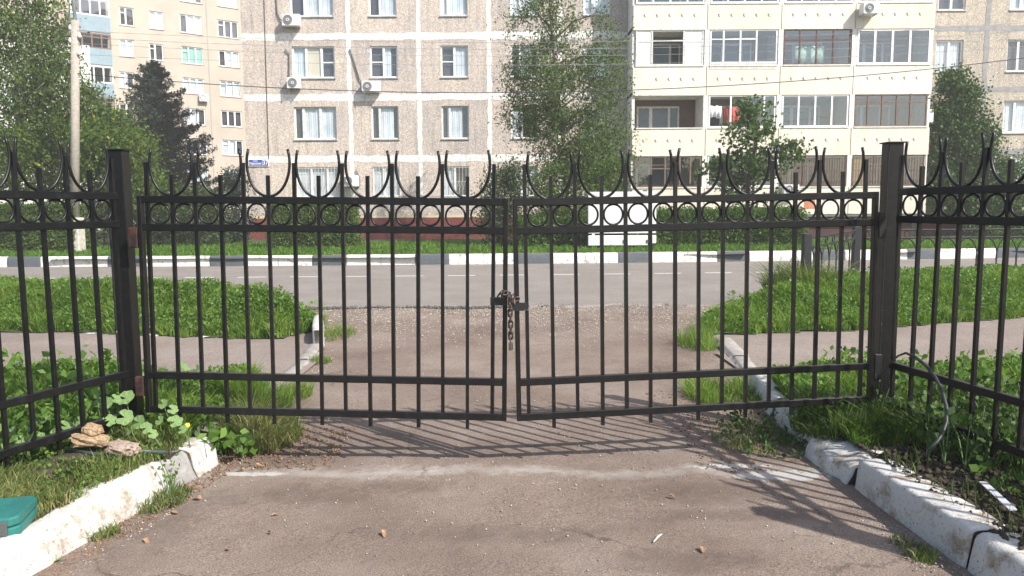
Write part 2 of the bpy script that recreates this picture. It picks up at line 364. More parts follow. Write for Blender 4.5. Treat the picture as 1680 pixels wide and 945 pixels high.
def bevel(o, wd=.01, seg=2):
    b = o.modifiers.new('bevel', 'BEVEL'); b.width = wd; b.segments = seg; b.limit_method = 'ANGLE'; return o
def np_mesh(name, V, faces_flat, totals, mat, tint=None, parent=None, per=None):
    me = bpy.data.meshes.new(name); me.vertices.add(len(V)); me.vertices.foreach_set('co', np.ascontiguousarray(V, dtype=np.float32).ravel())
    me.loops.add(len(faces_flat)); me.loops.foreach_set('vertex_index', np.ascontiguousarray(faces_flat, dtype=np.int32))
    st = np.concatenate([[0], np.cumsum(totals)[:-1]]).astype(np.int32)
    me.polygons.add(len(totals)); me.polygons.foreach_set('loop_start', st)
    try: me.polygons.foreach_set('loop_total', np.asarray(totals, dtype=np.int32))
    except Exception: pass
    me.update(calc_edges=True); me.materials.append(mat)
    if tint is not None:
        a = me.attributes.new('tint', 'FLOAT', 'POINT'); a.data.foreach_set('value', np.ascontiguousarray(tint, dtype=np.float32))
    return link(name, me, parent)
def unit(a): return a / np.maximum(np.linalg.norm(a, axis=1, keepdims=True), 1e-9)

def leaves(name, C, size, mat, parent=None, aspect=.55, up=.3, droop=0., tint=None, outward=None):
    """C (N,3) leaf centres; rhombic folded leaves"""
    N = len(C); d = RNG.normal(size=(N, 3)); d[:, 2] += up * 1.2 - droop * 2
    if outward is not None: d += outward
    d = unit(d); nrm = unit(np.cross(d, RNG.normal(size=(N, 3)) + np.array([0, 0, 1e-3]))); sd_ = np.cross(d, nrm)
    s = size * RNG.uniform(.6, 1.3, (N, 1))
    V = np.empty((N, 4, 3)); V[:, 0] = C - d * s * .5; V[:, 1] = C + sd_ * s * aspect * .5 + nrm * s * .08 - d * s * .05
    V[:, 2] = C + d * s * .5; V[:, 3] = C - sd_ * s * aspect * .5 + nrm * s * .08 - d * s * .05
    if tint is None: tint = RNG.uniform(0, .93, N)
    return np_mesh(name, V.reshape(-1, 3), np.arange(4 * N), np.full(N, 4), mat, np.repeat(tint, 4), parent)

def grass(name, P, hmin, hmax, wd, mat, label, cat='grass', lean=.5, dry=.0, parent=None):
    N = len(P); ck = nz(P[:, 0], P[:, 1], 3.1, 9.)[:, None] + .6 * nz(P[:, 0], P[:, 1], 9., 5.)[:, None]
    h = RNG.uniform(hmin, hmax, (N, 1)) * np.clip(.85 + 1.1 * ck, .3, 1.5); a = RNG.uniform(0, 2 * np.pi, N)
    sd_ = np.stack([np.cos(a), np.sin(a), np.zeros(N)], 1); b = RNG.uniform(0, 2 * np.pi, N)
    ln = np.stack([np.cos(b), np.sin(b), np.zeros(N)], 1) * RNG.uniform(.05, lean, (N, 1)) * h
    w_ = wd * RNG.uniform(.6, 1.3, (N, 1)); up = np.array([[0, 0, 1.]])
    V = np.empty((N, 5, 3)); V[:, 0] = P - sd_ * w_ * .5; V[:, 1] = P + sd_ * w_ * .5
    m_ = P + up * h * .6 + ln * .35
    V[:, 2] = m_ + sd_ * w_ * .4; V[:, 3] = m_ - sd_ * w_ * .4; V[:, 4] = P + up * h * .95 + ln
    base = np.arange(N)[:, None] * 5
    fl = np.concatenate([base + np.array([[0, 1, 2, 3]]), base + np.array([[3, 2, 4]])], 1).ravel()
    cl = np.array([noise.noise(Vector((p[0] * 1.1, p[1] * 1.1, 3.))) for p in P[:, :2]]) * .55 + ck[:, 0] * .35
    tint = np.clip(RNG.uniform(0.1, .8, N) + cl, 0, .92); tint[RNG.uniform(size=N) < dry] = 1.
    o = np_mesh(name, V.reshape(-1, 3), fl, np.tile([4, 3], N), mat, np.repeat(tint, 5), parent)
    if parent is None: tag(o, label, cat, kind='stuff')
    return o

# ------------------------------------------------------------------ terrain
def smooth(t): t = np.clip(t, 0, 1); return t * t * (3 - 2 * t)
def LX(y): return np.interp(y, [-4, 3.16, 3.44, 3.81, 4.33, 5, 7.4, 8.3, 9.7], [-2.9, -2.07, -2.01, -1.94, -1.83, -1.98, -2.0, -2.15, -2.42])   # driveway's left edge
def RX(y): return np.interp(y, [-4, 3.05, 4.07, 4.65, 5.4, 6.4, 7.6, 9.0], [2.3, 1.94, 1.885, 1.87, 1.87, 2.08, 2.2, 2.35])
def far_kerb(x): return 20.72 + .045 * x + .003 * x * x
def road_near(x): return np.interp(x, [-60, -12, 0, 6, 14, 60], [12.6, 12.4, 12.0, 13.2, 14.2, 15.0])
VL = np.array([(-2.42, 9.72), (-2.75, 10.25), (-3.3, 10.9), (-4.2, 11.6), (-5.5, 12.1), (-8, 12.35), (-60, 12.5)])
VR = np.array([(2.15, 8.75), (2.35, 9.5), (2.75, 10.2), (3.3, 11.0), (4.2, 12.0), (5.5, 13.2), (8, 14.0), (14, 14.4), (60, 15.2)])
def verge_top_L(x): return np.interp(-x, -VL[:, 0], VL[:, 1])
def verge_bot_L(x): return np.interp(x, [-60, -5.7, -2.8, -2.42], [9.6, 9.5, 8.85, 9.6])
def verge_top_R(x): return np.interp(x, VR[:, 0], VR[:, 1])
def verge_bot_R(x): return np.interp(x, [2.15, 2.4, 4.2, 7.3, 14, 60], [8.7, 9.0, 9.25, 10.4, 11.2, 12])
def nz(x, y, s, k=0.): return np.array([noise.noise(Vector((a * s, b * s, k))) for a, b in zip(np.ravel(x), np.ravel(y))]).reshape(np.shape(x))
def h_vergeL(x, y):
    e = np.minimum(verge_top_L(x) - y, y - verge_bot_L(x)); return .03 + .37 * smooth(e / 1.1)
def h_vergeR(x, y):
    e = np.minimum(verge_top_R(x) - y, y - verge_bot_R(x)); return .03 + .33 * smooth(e / 1.2)
def h_front(x, y):
    e = np.where(x < 0, LX(y) - x, x - RX(y)); e2 = np.where(x < 0, 6.4, 6.35) + .12 * np.sin(x * 3.1) + .06 * np.sin(x * 7.7) - y
    return .13 * smooth((e + .05) / .1) * smooth(e2 / .5) + .03 + .03 * smooth((e - .5) / 1.) + .055 * np.exp(-((x + 2.33) ** 2 + (y - 4.08) ** 2) / .05)

def patch(name, mask, hfun, x0, x1, y0, y1, step, mat, kind='structure', rough=.015):
    xs = np.arange(x0, x1 + step, step); ys = np.arange(y0, y1 + step, step); X, Y = np.meshgrid(xs, ys)
    Z = hfun(X, Y) + nz(X, Y, 2.2, 5.) * rough * 2
    c = mask((X[:-1, :-1] + X[1:, 1:]) / 2, (Y[:-1, :-1] + Y[1:, 1:]) / 2)
    n = len(xs); I = np.arange(X.size).reshape(X.shape)
    q = np.stack([I[:-1, :-1][c], I[:-1, 1:][c], I[1:, 1:][c], I[1:, :-1][c]], 1)
    used, inv = np.unique(q.ravel(), return_inverse=True)
    V = np.stack([X.ravel(), Y.ravel(), Z.ravel()], 1)[used]
    o = np_mesh(name, V, inv.ravel(), np.full(len(q), 4), mat)
    o.data.polygons.foreach_set('use_smooth', [True] * len(q)); return tag(o, kind=kind)
def sheet(name, pts, z, mat):
    o = MB().add([(x, y, z) for x, y in pts], [tuple(range(len(pts)))]).build(name, mat); return tag(o, kind='structure')
def scat(n, mask, x0, x1, y0, y1, hfun, bias=None):
    out = []
    while sum(len(a) for a in out) < n:
        k = n * 2; x = RNG.uniform(x0, x1, k); y = RNG.uniform(y0, y1, k); g = mask(x, y)
        if bias is not None: g &= RNG.uniform(size=k) < bias(x, y)
        out.append(np.stack([x[g], y[g], hfun(x[g], y[g])], 1))
    return np.concatenate(out)[:n]

hz = MB().box(-115, 115, -30, 115, -1.1, 29.).build('haze', None)
tag(hz, kind='stuff'); hm_ = bpy.data.materials.new('haze_air'); hm_.use_nodes = True; hn = hm_.node_tree; hn.nodes.remove(hn.nodes['Principled BSDF'])
pv = hn.nodes.new('ShaderNodeVolumePrincipled'); pv.inputs['Density'].default_value = .0019; pv.inputs['Color'].default_value = (1., .985, .96, 1); pv.inputs['Anisotropy'].default_value = .0
hn.links.new(pv.outputs[0], hn.nodes['Material Output'].inputs['Volume']); hz.data.materials.clear(); hz.data.materials.append(hm_)
sc.cycles.volume_step_rate = 10; sc.cycles.volume_bounces = 0
sheet('ground', [(-110, -25), (110, -25), (110, 110), (-110, 110)], -.06, LAWNB)
# driveway: flared sheet between the kerbs, reaching the road
dl = [(float(LX(y)) - .1, y) for y in np.linspace(-4, 9.6, 30)]
dr = [(float(RX(y)) + .1, y) for y in np.linspace(-4, 8.7, 30)]
flL = [(-2.7, 9.9), (-3.0, 10.6), (-4.3, 12.06)]; flR = [(2.6, 9.6), (3.1, 10.5), (4.2, 12.2)]
def drive_mesh():
    nx, ny = 60, 120; V = []; Fs = []
    for j in range(ny + 1):
        y = -4 + (12.1 + 4) * j / ny
        a = np.interp(y, [-4, 3.1, 9.0, 9.7, 10.4, 11.2, 12.1], [-3.0, -2.2, -2.45, -2.6, -3.1, -3.9, -5.4])
        b = np.interp(y, [-4, 3.1, 8.6, 9.5, 10.4, 11.2, 12.1], [2.45, 2.1, 2.5, 2.7, 3.2, 3.9, 4.8])
        for i in range(nx + 1):
            x = a + (b - a) * i / nx
            z = .012 * noise.noise(Vector((x * .9, y * .9, 1.))) + .004 * noise.noise(Vector((x * 5, y * 5, 1.)))
            if y > 11: z += .0
            V.append((x, y, z))
    for j in range(ny):
        for i in range(nx):
            k = j * (nx + 1) + i; Fs.append((k, k + 1, k + nx + 2, k + nx + 1))
    tag(MB().add(V, Fs).build('driveway', ASPH_D, smooth=True), kind='structure')
drive_mesh()
# road
xs = np.linspace(-90, 90, 61)
rd = MB(); V = []; Fs = []
for i, x in enumerate(xs):
    V += [(x, float(road_near(x)) - .25 + .12 * noise.noise(Vector((x * .7, 0, 0))), .022), (x, float(np.where(abs(x) < 25, far_kerb(x), far_kerb(25 * np.sign(x)) + (x - 25 * np.sign(x)) * .1)), .022)]
# rough broken edge in front of the driveway is finer
V2 = []; x = -6.
Fs = [(2 * i, 2 * i + 2, 2 * i + 3, 2 * i + 1) for i in range(len(xs) - 1)]
rd.add(V, Fs); road = tag(rd.build('road', ASPH_R), kind='structure')
# crumbling edge of the road asphalt where the driveway meets it
e = MB(); V = []; n = 160
for i in range(n + 1):
    x = -4.2 + 8.2 * i / n; y = 11.80 + .26 * noise.noise(Vector((x * .8, 0, 4))) + .10 * noise.noise(Vector((x * 2.7, 0, 4))) + .05 * noise.noise(Vector((x * 9, 0, 4)))
    V += [(x, y, -.01), (x, y + .05, .03), (x, 12.6, .028)]
e.add(V, [(3 * i + k, 3 * i + 3 + k, 3 * i + 4 + k, 3 * i + 1 + k) for i in range(n) for k in (0, 1)])
tag(e.build('road_edge', ASPH_R), kind='structure')
# centre line dashes
line = tag(bpy.data.objects.new('centre_line', None), kind='structure'); COL.objects.link(line)
dashm = None
for k in range(-12, 14):
    x0 = -7.35 + k * 1.18; y0 = 17.25 + .045 * x0 + .003 * x0 * x0 + (.0 if x0 > -10 else .0)
    if dashm is None: dashm = MB().box(0, .62, -.04, .04, 0, .004).mesh('dash', M('line_paint', (.55, .55, .54), (.68, .68, .67), 20, .8, 0))
    o = link('dash', dashm, line, (x0, y0, .024)); o.rotation_euler.z = .03
# pavements crossing the driveway entrance
def pav(name, mask, x0, x1, y0, y1): patch(name, mask, lambda x, y: .018 + 0 * x, x0, x1, y0, y1, .12, ASPH_P, rough=.002)
pav('pavement_left', lambda x, y: (x < LX(y) + .03) & (y < verge_bot_L(x) + .25) & (y > 6.0), -16, -1.9, 6.0, 10.0)
pav('pavement_right', lambda x, y: (x > RX(np.minimum(y, 9.)) - .03) & (y < verge_bot_R(x) + .25) & (y > 6.0), 1.9, 18, 6.0, 12)
# verges
vl = lambda x, y: (y < verge_top_L(x)) & (y > verge_bot_L(x)) & (x < -2.42)
vr = lambda x, y: (y < verge_top_R(x)) & (y > verge_bot_R(x)) & (x > 2.15)
patch('verge_left', vl, h_vergeL, -22, -2.4, 8.6, 12.8, .1, LAWNB)
patch('verge_right', vr, h_vergeR, 2.1, 24, 8.5, 14.8, .1, LAWNB)
fl = lambda x, y: (x < LX(y) - .10) & (y < 6.4 + .12 * np.sin(x * 3.1) + .06 * np.sin(x * 7.7)); fr = lambda x, y: (x > RX(y) + .10) & (y < 6.35 + .12 * np.sin(x * 3.1) + .06 * np.sin(x * 7.7))
patch('lawn_left', fl, h_front, -9, -1.7, -2, 7.5, .07, SOIL)
patch('lawn_right', fr, h_front, 1.8, 9, -2, 7.5, .07, SOIL)
# land beyond the road
patch('lawn_far', lambda x, y: y > far_kerb(x) + .12, lambda x, y: .23 + .0 * x, -30, 30, 20.5, 34, .5, LAWNB)
patch('dirt_path', lambda x, y: (y > far_kerb(x) + .14) & (y < far_kerb(x) + 1.0), lambda x, y: .262 + 0 * x, -5.5, 14, 20.7, 24, .1, M('trodden_dirt', (.16, .13, .10), (.24, .20, .165), 3, .95, .5, 30), rough=.004)

# ------------------------------------------------------------------ kerbs
def kerb(name, mat, p0, p1, wd, h, parent, rnd=.035, amp=.008, sub=14, lift=0., end=0.):
    """one kerb stone, front bottom edge from p0 to p1, width to the side away from the driveway (wd signed)"""
    p0 = Vector((*p0, 0)); p1 = Vector((*p1, 0)); t = p1 - p0; L = t.length; t.normalize(); s = Vector((-t.y, t.x, 0)) * (1 if wd > 0 else -1); W = abs(wd)
    prof = [(0, -.08), (0, .0), (.012, h * .45), (.022, h - rnd), (.022 + rnd * .35, h - rnd * .3), (.022 + rnd, h), (W * .6, h), (W - .01, h - .002), (W, h - .02), (W, -.08)]
    V = []; n = max(3, int(L / .05)); rs = [0, .012 / L] + list(np.linspace(.04 / L, 1 - .04 / L, n)) + [1 - .012 / L, 1]
    for a in rs:
        e_ = min(a, 1 - a) * L; sh = .012 if e_ < .005 else (.004 if e_ < .02 else 0)
        for (u, z) in prof:
            q = p0 + t * (a * L) + s * (u + (sh if u < W / 2 else -sh)); zz = z - (sh if z > 0 else 0)
            nn = noise.noise_vector(q * 9 + Vector((0, 0, zz * 9))) * amp + noise.noise_vector(q * 2.5) * amp * 1.2
            q = q + nn; q.z = zz + lift + nn.z + (noise.noise(q * 3) - .1) * end * (1 if z > 0 else 0)
            V.append(q)
    k = len(prof); Fs = [(i * k + j, i * k + j + 1, (i + 1) * k + j + 1, (i + 1) * k + j) for i in range(len(rs) - 1) for j in range(k - 1)]
    Fs += [tuple(range(k)), tuple(range((len(rs) - 1) * k, len(rs) * k))[::-1]]
    return MB().add(V, Fs).build(name, mat, parent, smooth=True)
def struct(name): o = bpy.data.objects.new(name, None); COL.objects.link(o); return tag(o, kind='structure')
kl = struct('kerb_left'); kr = struct('kerb_right'); kf = struct('road_kerb')
lx = lambda y: (float(LX(y)), y); rx = lambda y: (float(RX(y)), y)
kerb('kerb_stone', WW, lx(-1.5), lx(1.4), .21, .17, kl)
kerb('kerb_stone', WW, lx(1.42), lx(2.6), .21, .17, kl, amp=.014, rnd=.05)
kerb('kerb_stone', WW, lx(2.605), lx(4.10), .20, .17, kl, amp=.016, rnd=.06)
kerb('cement_patch', CEM, (-1.895, 4.07), (-1.85, 4.33), .19, .160, kl, amp=.022, rnd=.05, end=.02)
kerb('kerb_stone', WW, (-1.835, 4.29), (-1.79, 4.52), .20, .175, kl, amp=.018, rnd=.03)
kerb('kerb_stone', CONC, (-1.98, 4.95), (-2.0, 6.1), .16, .09, kl)
kerb('kerb_stone', CONC, (-2.0, 6.12), (-2.0, 7.6), .16, .035, kl)
kerb('kerb_stone', CONC, (-2.03, 7.65), (-2.12, 8.5), .16, .045, kl)
kerb('kerb_stone', WW, (-2.13, 8.52), (-2.42, 9.72), .13, .20, kl)
# low stones between pavement and left verge
for i in range(3):
    a, b = -5.4 + i * .8, -5.12 + i * .8
    kerb('kerb_stone', WWF, (b, float(verge_bot_L(b)) - .02), (a, float(verge_bot_L(a)) - .02), -.08, .035, kl, rnd=.012)
kerb('kerb_stone', WW, rx(-1.), rx(1.2), -.21, .17, kr)
kerb('kerb_stone', WW, rx(1.22), rx(3.12), -.21, .17, kr)
kerb('kerb_stone', WW, (1.935, 3.13), (1.865, 4.06), -.21, .175, kr, amp=.007, rnd=.02)
kerb('kerb_stone', WW, (1.83, 4.10), (1.80, 4.62), -.25, .15, kr, amp=.028, rnd=.06, end=.06)
kerb('kerb_stone', WW, (1.87, 4.70), (1.90, 5.45), -.20, .15, kr, amp=.02, end=.04)
kerb('kerb_stone', WW, (1.90, 5.5), (2.02, 6.45), -.20, .15, kr, amp=.01)
kerb('kerb_stone', CONC, (2.04, 6.5), (2.2, 7.6), -.18, .05, kr)
kerb('kerb_stone', CONC, (2.2, 7.62), (2.3, 8.65), -.20, .06, kr)
x = -7.25 - 12 * .925
i = 0
while x < 21:
    x1 = x + .918; ph = i % 3
    mt = GREYK if ph == 2 else WWF
    kerb('kerb_stone', mt, (x, float(far_kerb(x))), (x1, float(far_kerb(x1))), .16, .30, kf, rnd=.03, amp=.004)
    x += .925; i += 1

# ------------------------------------------------------------------ gate leaves
def ell_arc(cx, cz, rx_, rz_, y, a0, a1, n=16):
    return [(cx + rx_ * math.cos(a), y, cz + rz_ * math.sin(a)) for a in np.linspace(a0, a1, n)]
TZ = dict(top=1.612, second=1.448, third=.556, bottom=.345)
def fence_span(parent, n, sp, x0, xs0, xs1, zoff=0., mat=BLACK, stiles=(), first_short=1, bottom=.345, sh=.02):
    """bars at x0+i*sp; tall bars carry the flaring arcs. local x runs along the panel"""
    zt, z2, z3, zb = TZ['top'] + zoff, TZ['second'] + zoff, TZ['third'] + zoff * .6, bottom
    for z in (zt, z2, z3, zb):
        o = MB().box(xs0, xs1, -.018, .018, z - .021, z + .021).build('rail', mat, parent); bevel(o, .003, 1)
    h = sh / 2
    tall = MB().box(-h, h, -h, h, zb + .019, 1.828 + zoff).mesh('bar', mat)
    low = MB().box(-h, h, -h, h, zb - .075, 1.757 + zoff).mesh('bar', mat)
    rm = MB().tube([(.0585 * math.cos(a), 0, .0585 * math.sin(a)) for a in np.linspace(0, 2 * math.pi, 29)[:-1]], .0065, 8, True).mesh('ring', mat, True)
    rz_ = (zt + z2) / 2
    am = MB().tube(ell_arc(0, 0, sp - .018, .195, 0, -math.pi - .42, .42, 26), .0085, 8).mesh('arc', mat, True)
    for i in range(n):
        o = link('bar', low if i % 2 == first_short else tall, parent, (x0 + i * sp + RNG.uniform(-.002, .002), 0, 0)); o.rotation_euler = (RNG.uniform(-.004, .004), RNG.uniform(-.003, .003), RNG.uniform(-.12, .12))
        if i < n - 1:
            o = link('ring', rm, parent, (x0 + (i + .5) * sp, -.002, rz_)); o.scale = ((sp - .022) / .13, 1, 1.02); o.location.z += RNG.uniform(-.004, .004); o.rotation_euler.z = RNG.uniform(-.08, .08)
    for i in range(n):
        if i % 2 == first_short and 0 < i < n - 1:
            link('arc', am, parent, (x0 + i * sp + RNG.uniform(-.003, .003), 0, 1.826 + zoff + RNG.uniform(-.005, .005))).rotation_euler = (RNG.uniform(-.03, .03), RNG.uniform(-.015, .015), RNG.uniform(-.03, .03))
    # little welded joints between rings and bars
    for x in stiles:
        o = MB().box(x - .013, x + .013, -.02, .02, zb - .021, zt + .021).build('stile', mat, parent); bevel(o, .003, 1)
def leaf(name, label, hx, hy, fx, fy, sag, x0, sp, mir):
    v = Vector((fx - hx, fy - hy, 0)); L = v.length
    r = thing(name, label, 'gate leaf', (hx, hy, 0), group='leaves of the double gate')
    r.rotation_euler = Matrix.Rotation(math.atan2(v.y, v.x), 3, 'Z').to_euler() if not mir else Matrix.Rotation(math.atan2(v.y, v.x) , 3, 'Z').to_euler()
    r.rotation_mode = 'QUATERNION'
    q = Matrix.Rotation(math.atan2(v.y, v.x), 3, 'Z') @ Matrix.Rotation(math.asin(sag / L), 3, 'Y')
    r.rotation_quaternion = q.to_quaternion()
    fence_span(r, 15, sp, x0, -.005, L + .012, stiles=(-.004, L))
    return r, L
GL, LL = leaf('gate_leaf', 'left leaf of the black iron double gate, hinged on the post beside the mallow leaves', -2.215, 4.54, -.055, 4.42, .031, .040, .1465, False)
GR, LR = leaf('gate_leaf', 'right leaf of the black iron double gate, hinged on the post beside the bent hose', 2.235, 4.67, .042, 4.42, .033, .062, .1490, True)
# latch plates beside the free edges
MB().box(LL - .085, LL + .004, -.03, -.022, 1.015, 1.063).build('latch_plate', BLACKW, GL)
MB().box(LR - .065, LR + .03, .022, .03, .985, 1.033).build('latch_plate', BLACKW, GR)
# hinges
for zz, mt in ((1.40, RUST), (.50, RUST)):
    o = MB().box(-.075, -.022, -.024, .018, zz - .075, zz + .045).build('hinge', mt, GL); bevel(o, .004, 1)
for zz in (1.44, .56):
    o = MB().box(-.07, -.022, -.022, .02, zz - .09, zz + .07).build('hinge', BLACKW, GR); bevel(o, .004, 1)

# ------------------------------------------------------------------ posts and wing panels
def post(label, x, y, h, rz=0):
    r = thing('gate_post', label, 'gate post', (x, y, 0), rz, 'square iron posts of the gate')
    o = MB().box(-.047, .047, -.047, .047, -.05, h).build('shaft', BLACK, r); bevel(o, .004, 1)
    o = MB().box(-.058, .058, -.058, .058, h, h + .007).build('cap_plate', BLACK, r)
    o = MB().tube([(-.049, -.051, .1), (-.049, -.051, h - .05)], .006, 6).build('weld_seam', BLACKW, r)
    return r
post('square black gate post left of the driveway with mallow at its foot', -2.37, 4.655, 1.905)
post('square black gate post right of the driveway behind the bent hose', 2.36, 4.775, 1.93)
def wing(label, p0, p1, n, side):
    v = Vector((p1[0] - p0[0], p1[1] - p0[1], 0)); L = v.length
    r = thing('fence_panel', label, 'fence panel', (p0[0], p0[1], 0), math.atan2(v.y, v.x), 'fence panels beside the driveway')
    fence_span(r, n, L / (n - 1), 0, -.02, L + .05, zoff=.018, bottom=.315, first_short=1)
    return r
wing('black fence panel left of the driveway behind the ochre stones', (-2.335, 4.50), (-3.075, 2.55), 15, -1)
wing('black fence panel right of the driveway behind the bent hose', (2.355, 4.63), (2.79, 2.50), 15, 1)
r = post('square black fence post', -3.1, 2.47, 1.9); bpy.data.objects.remove(r) if False else None
for o_ in (r,): tag(o_, 'square black post ending the fence panel left of the driveway', 'gate post')
post('square black post ending the fence panel right of the driveway', 2.81, 2.40, 1.9)

# ------------------------------------------------------------------ chain and padlock
ch = thing('chain', 'rusty steel chain looped between the two gate leaves', 'chain', (0, 4.39, 1.03))
def linkmesh():
    pts = []
    for a in np.linspace(-math.pi / 2, math.pi / 2, 7): pts.append((.011 * math.cos(a) , 0, .0) )
    pts = [(.011 * math.cos(a), 0, .014 + .011 * math.sin(a)) for a in np.linspace(0, math.pi, 7)] + [(.011 * math.cos(a), 0, -.014 + .011 * math.sin(a)) for a in np.linspace(math.pi, 2 * math.pi, 7)]
    return MB().tube(pts, .0055, 6, True).mesh('link', STEELK, True)
lm = linkmesh()
from mathutils import Euler
path = [(-.066, .0, .015, 40, 20), (-.055, -.02, .033, 80, 70), (-.035, -.03, .030, 95, 10), (-.016, -.035, .018, 60, 80), (.002, -.03, .0, 20, 30), (.014, -.02, -.02, 30, 80), (.02, .0, -.012, 70, 20),
        (-.010, -.035, -.018, 5, 20), (-.012, -.035, -.050, 3, 80), (-.011, -.035, -.083, 0, 10), (-.010, -.035, -.116, 2, 85), (-.009, -.035, -.150, 0, 15), (-.009, -.034, -.184, 1, 80), (-.009, -.034, -.217, 0, 5)]
for (x, y, z, ry, rz) in path:
    o = link('link', lm, ch, (x, y, z)); o.rotation_euler = Euler((0, math.radians(ry), math.radians(rz)), 'YXZ'); o.scale = (.95, .95, .95)
pl = thing('padlock', 'small padlock hanging open at the end of the gate chain', 'padlock', (-.009, 4.356, .768), math.radians(75))
MB().tube([(.012 * math.cos(a), 0, .02 + .016 * math.sin(a)) for a in np.linspace(0, math.pi, 9)] + [(-.012, 0, -.005)], .0028, 6).build('shackle', STEELK, pl, True)
bevel(MB().box(-.02, .02, -.009, .009, -.04, .005).build('lock_body', BRASS, pl), .004, 2)

# ------------------------------------------------------------------ grass and weeds, foreground
def inview(x, y): return (np.abs(x) < y * .72 + .5) & (y > .8)
clear = lambda x, y: ((x + 2.29) / .22) ** 2 + ((y - 4.06) / .11) ** 2 > 1
gp = scat(34000, lambda x, y: fl(x, y) & inview(x, y) & clear(x, y), -6, -1.7, 2.0, 4.6, h_front, lambda x, y: .35 + .65 * (np.abs(x - LX(y)) > .3))
grass('grass', gp, .03, .085, .006, L_GRASSD, 'short patchy grass behind the left kerb in front of the fence', lean=1.1, dry=.12)
gp = scat(50000, lambda x, y: fl(x, y) & inview(x, y), -6, -1.7, 4.5, 6.6, h_front)
grass('grass', gp, .05, .15, .009, L_GRASS, 'lush grass between the left fence and the pavement', lean=1.2, dry=.02)
gp = scat(50000, lambda x, y: fr(x, y) & inview(x, y) & (x > 1.9 + .1 * (y > 0)), 1.9, 6.2, 4.3, 6.6, h_front)
grass('grass', gp, .05, .16, .009, L_GRASS, 'lush grass between the right fence and the pavement', lean=1.2, dry=.03)
gp = scat(9000, lambda x, y: fr(x, y) & inview(x, y), 1.9, 4.2, 2.3, 4.6, h_front, lambda x, y: np.where((x - RX(y)) < .45 + .25 * nz(x, y, 2.), .06, .7))
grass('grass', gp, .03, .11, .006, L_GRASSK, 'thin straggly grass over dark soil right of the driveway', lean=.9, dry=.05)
# verges beyond the gate
wob = lambda x, y: .16 * nz(x, y, 2.6, 7.) + .08 * nz(x, y, 7., 3.)
gp = scat(75000, lambda x, y: vl(x + wob(x, y) * .5, y + wob(x, y)) & (np.abs(x) < y * .72 + .5), -9.6, -2.4, 8.8, 12.5, h_vergeL)
grass('grass', gp, .05, .18, .014, L_GRASS, 'tall bright grass on the verge left of the driveway mouth', lean=1.3, dry=.01)
gp = scat(90000, lambda x, y: vr(x + wob(x, y) * .5, y + wob(x, y)) & (np.abs(x) < y * .72 + .5), 2.1, 11, 8.6, 14.5, h_vergeR)
grass('grass', gp, .05, .18, .014, L_GRASS, 'tall bright grass on the verge right of the driveway mouth', lean=1.3, dry=.01)
def cover(label, n, mask, x0, x1, y0, y1, hf, size, zlo, zhi, mat):
    P = scat(n, mask, x0, x1, y0, y1, hf); cl_ = nz(P[:, 0], P[:, 1], 1.4, 2.); keep = cl_ > RNG.uniform(-.35, .35, n); P = P[keep]; cl_ = cl_[keep]
    P[:, 2] += RNG.uniform(zlo, zhi, len(P)) * (1 + .6 * cl_); tag(leaves('ground_cover', P, size, mat, None, .8, .5, 0., np.clip(RNG.uniform(.1, .93, len(P)), 0, .93)), label, 'ground cover', kind='stuff')
inv = lambda x, y: np.abs(x) < y * .72 + .5
cover('leafy clover among the grass of the left verge', 34000, lambda x, y: vl(x, y) & inv(x, y), -9.6, -2.4, 8.8, 12.5, h_vergeL, .036, .04, .17, L_WEED)
cover('leafy clover among the grass of the right verge', 40000, lambda x, y: vr(x, y) & inv(x, y), 2.1, 11, 8.6, 14.5, h_vergeR, .036, .04, .17, L_WEED)
cover('low leafy plants in the grass beyond the left fence panel', 16000, lambda x, y: fl(x, y) & inv(x, y) & (y > 4.6), -6, -1.9, 4.6, 6.5, h_front, .035, .03, .14, L_WEED)
cover('low leafy plants in the grass beyond the right fence panel', 18000, lambda x, y: fr(x, y) & inv(x, y) & (y > 4.6), 1.9, 6.2, 4.6, 6.5, h_front, .035, .03, .15, L_WEED)
cover('clover and small leaves in the patchy grass behind the left kerb', 5000, lambda x, y: fl(x, y) & inv(x, y) & clear(x, y), -4, -1.9, 2.4, 4.6, h_front, .022, .02, .06, L_WEED)
gp = scat(70000, lambda x, y: (y > far_kerb(x) + np.where((x > -5) & (x < 13), .9, .15)) & (np.abs(x) < y * .72), -20, 22, 20.7, 29, lambda x, y: .23 + 0 * x, lambda x, y: np.where(y < 25, 1, .5))
grass('grass', gp, .06, .14, .03, L_LAWN, 'mown green lawn between the road kerb and the apartment block', lean=.8)
# tufts along kerbs
def tuft(name, label, cx, cy, r, n, h0, h1, mat=L_GRASSD, z=None, dry=.1, wd=.006, lean=1.5, squash=1.):
    a = RNG.uniform(0, 2 * np.pi, n); q = r * np.sqrt(RNG.uniform(0, 1, n)); x = cx + q * np.cos(a); y = cy + q * np.sin(a) * squash
    zz = np.full(n, z) if z is not None else h_front(x, y) * ((x < LX(y)) | (x > RX(y)))
    P = np.stack([x, y, zz], 1); o = grass(name, P, h0, h1, wd, mat, label, lean=lean, dry=dry)
    o.pop('kind', None) if False else None
    return o
tuft('grass_tuft', 'small grass tuft growing at the foot of the left white kerb', -1.87, 3.93, .13, 500, .04, .11, z=0., squash=1.5)
tuft('grass_tuft', 'sparse grass tuft at the kerb foot beside the seedling', -1.98, 3.50, .09, 160, .03, .07, z=0.)
tuft('grass_tuft', 'long leaning grass clump under the hinge side of the left gate leaf', -1.70, 5.0, .26, 3400, .10, .27, z=0., dry=.2, squash=1.3, wd=.0055)
tuft('grass_tuft', 'green grass clump behind the left gate leaf hinge side', -1.92, 5.5, .26, 2600, .08, .26, mat=L_GRASS, z=.03, dry=.03, squash=1.6)
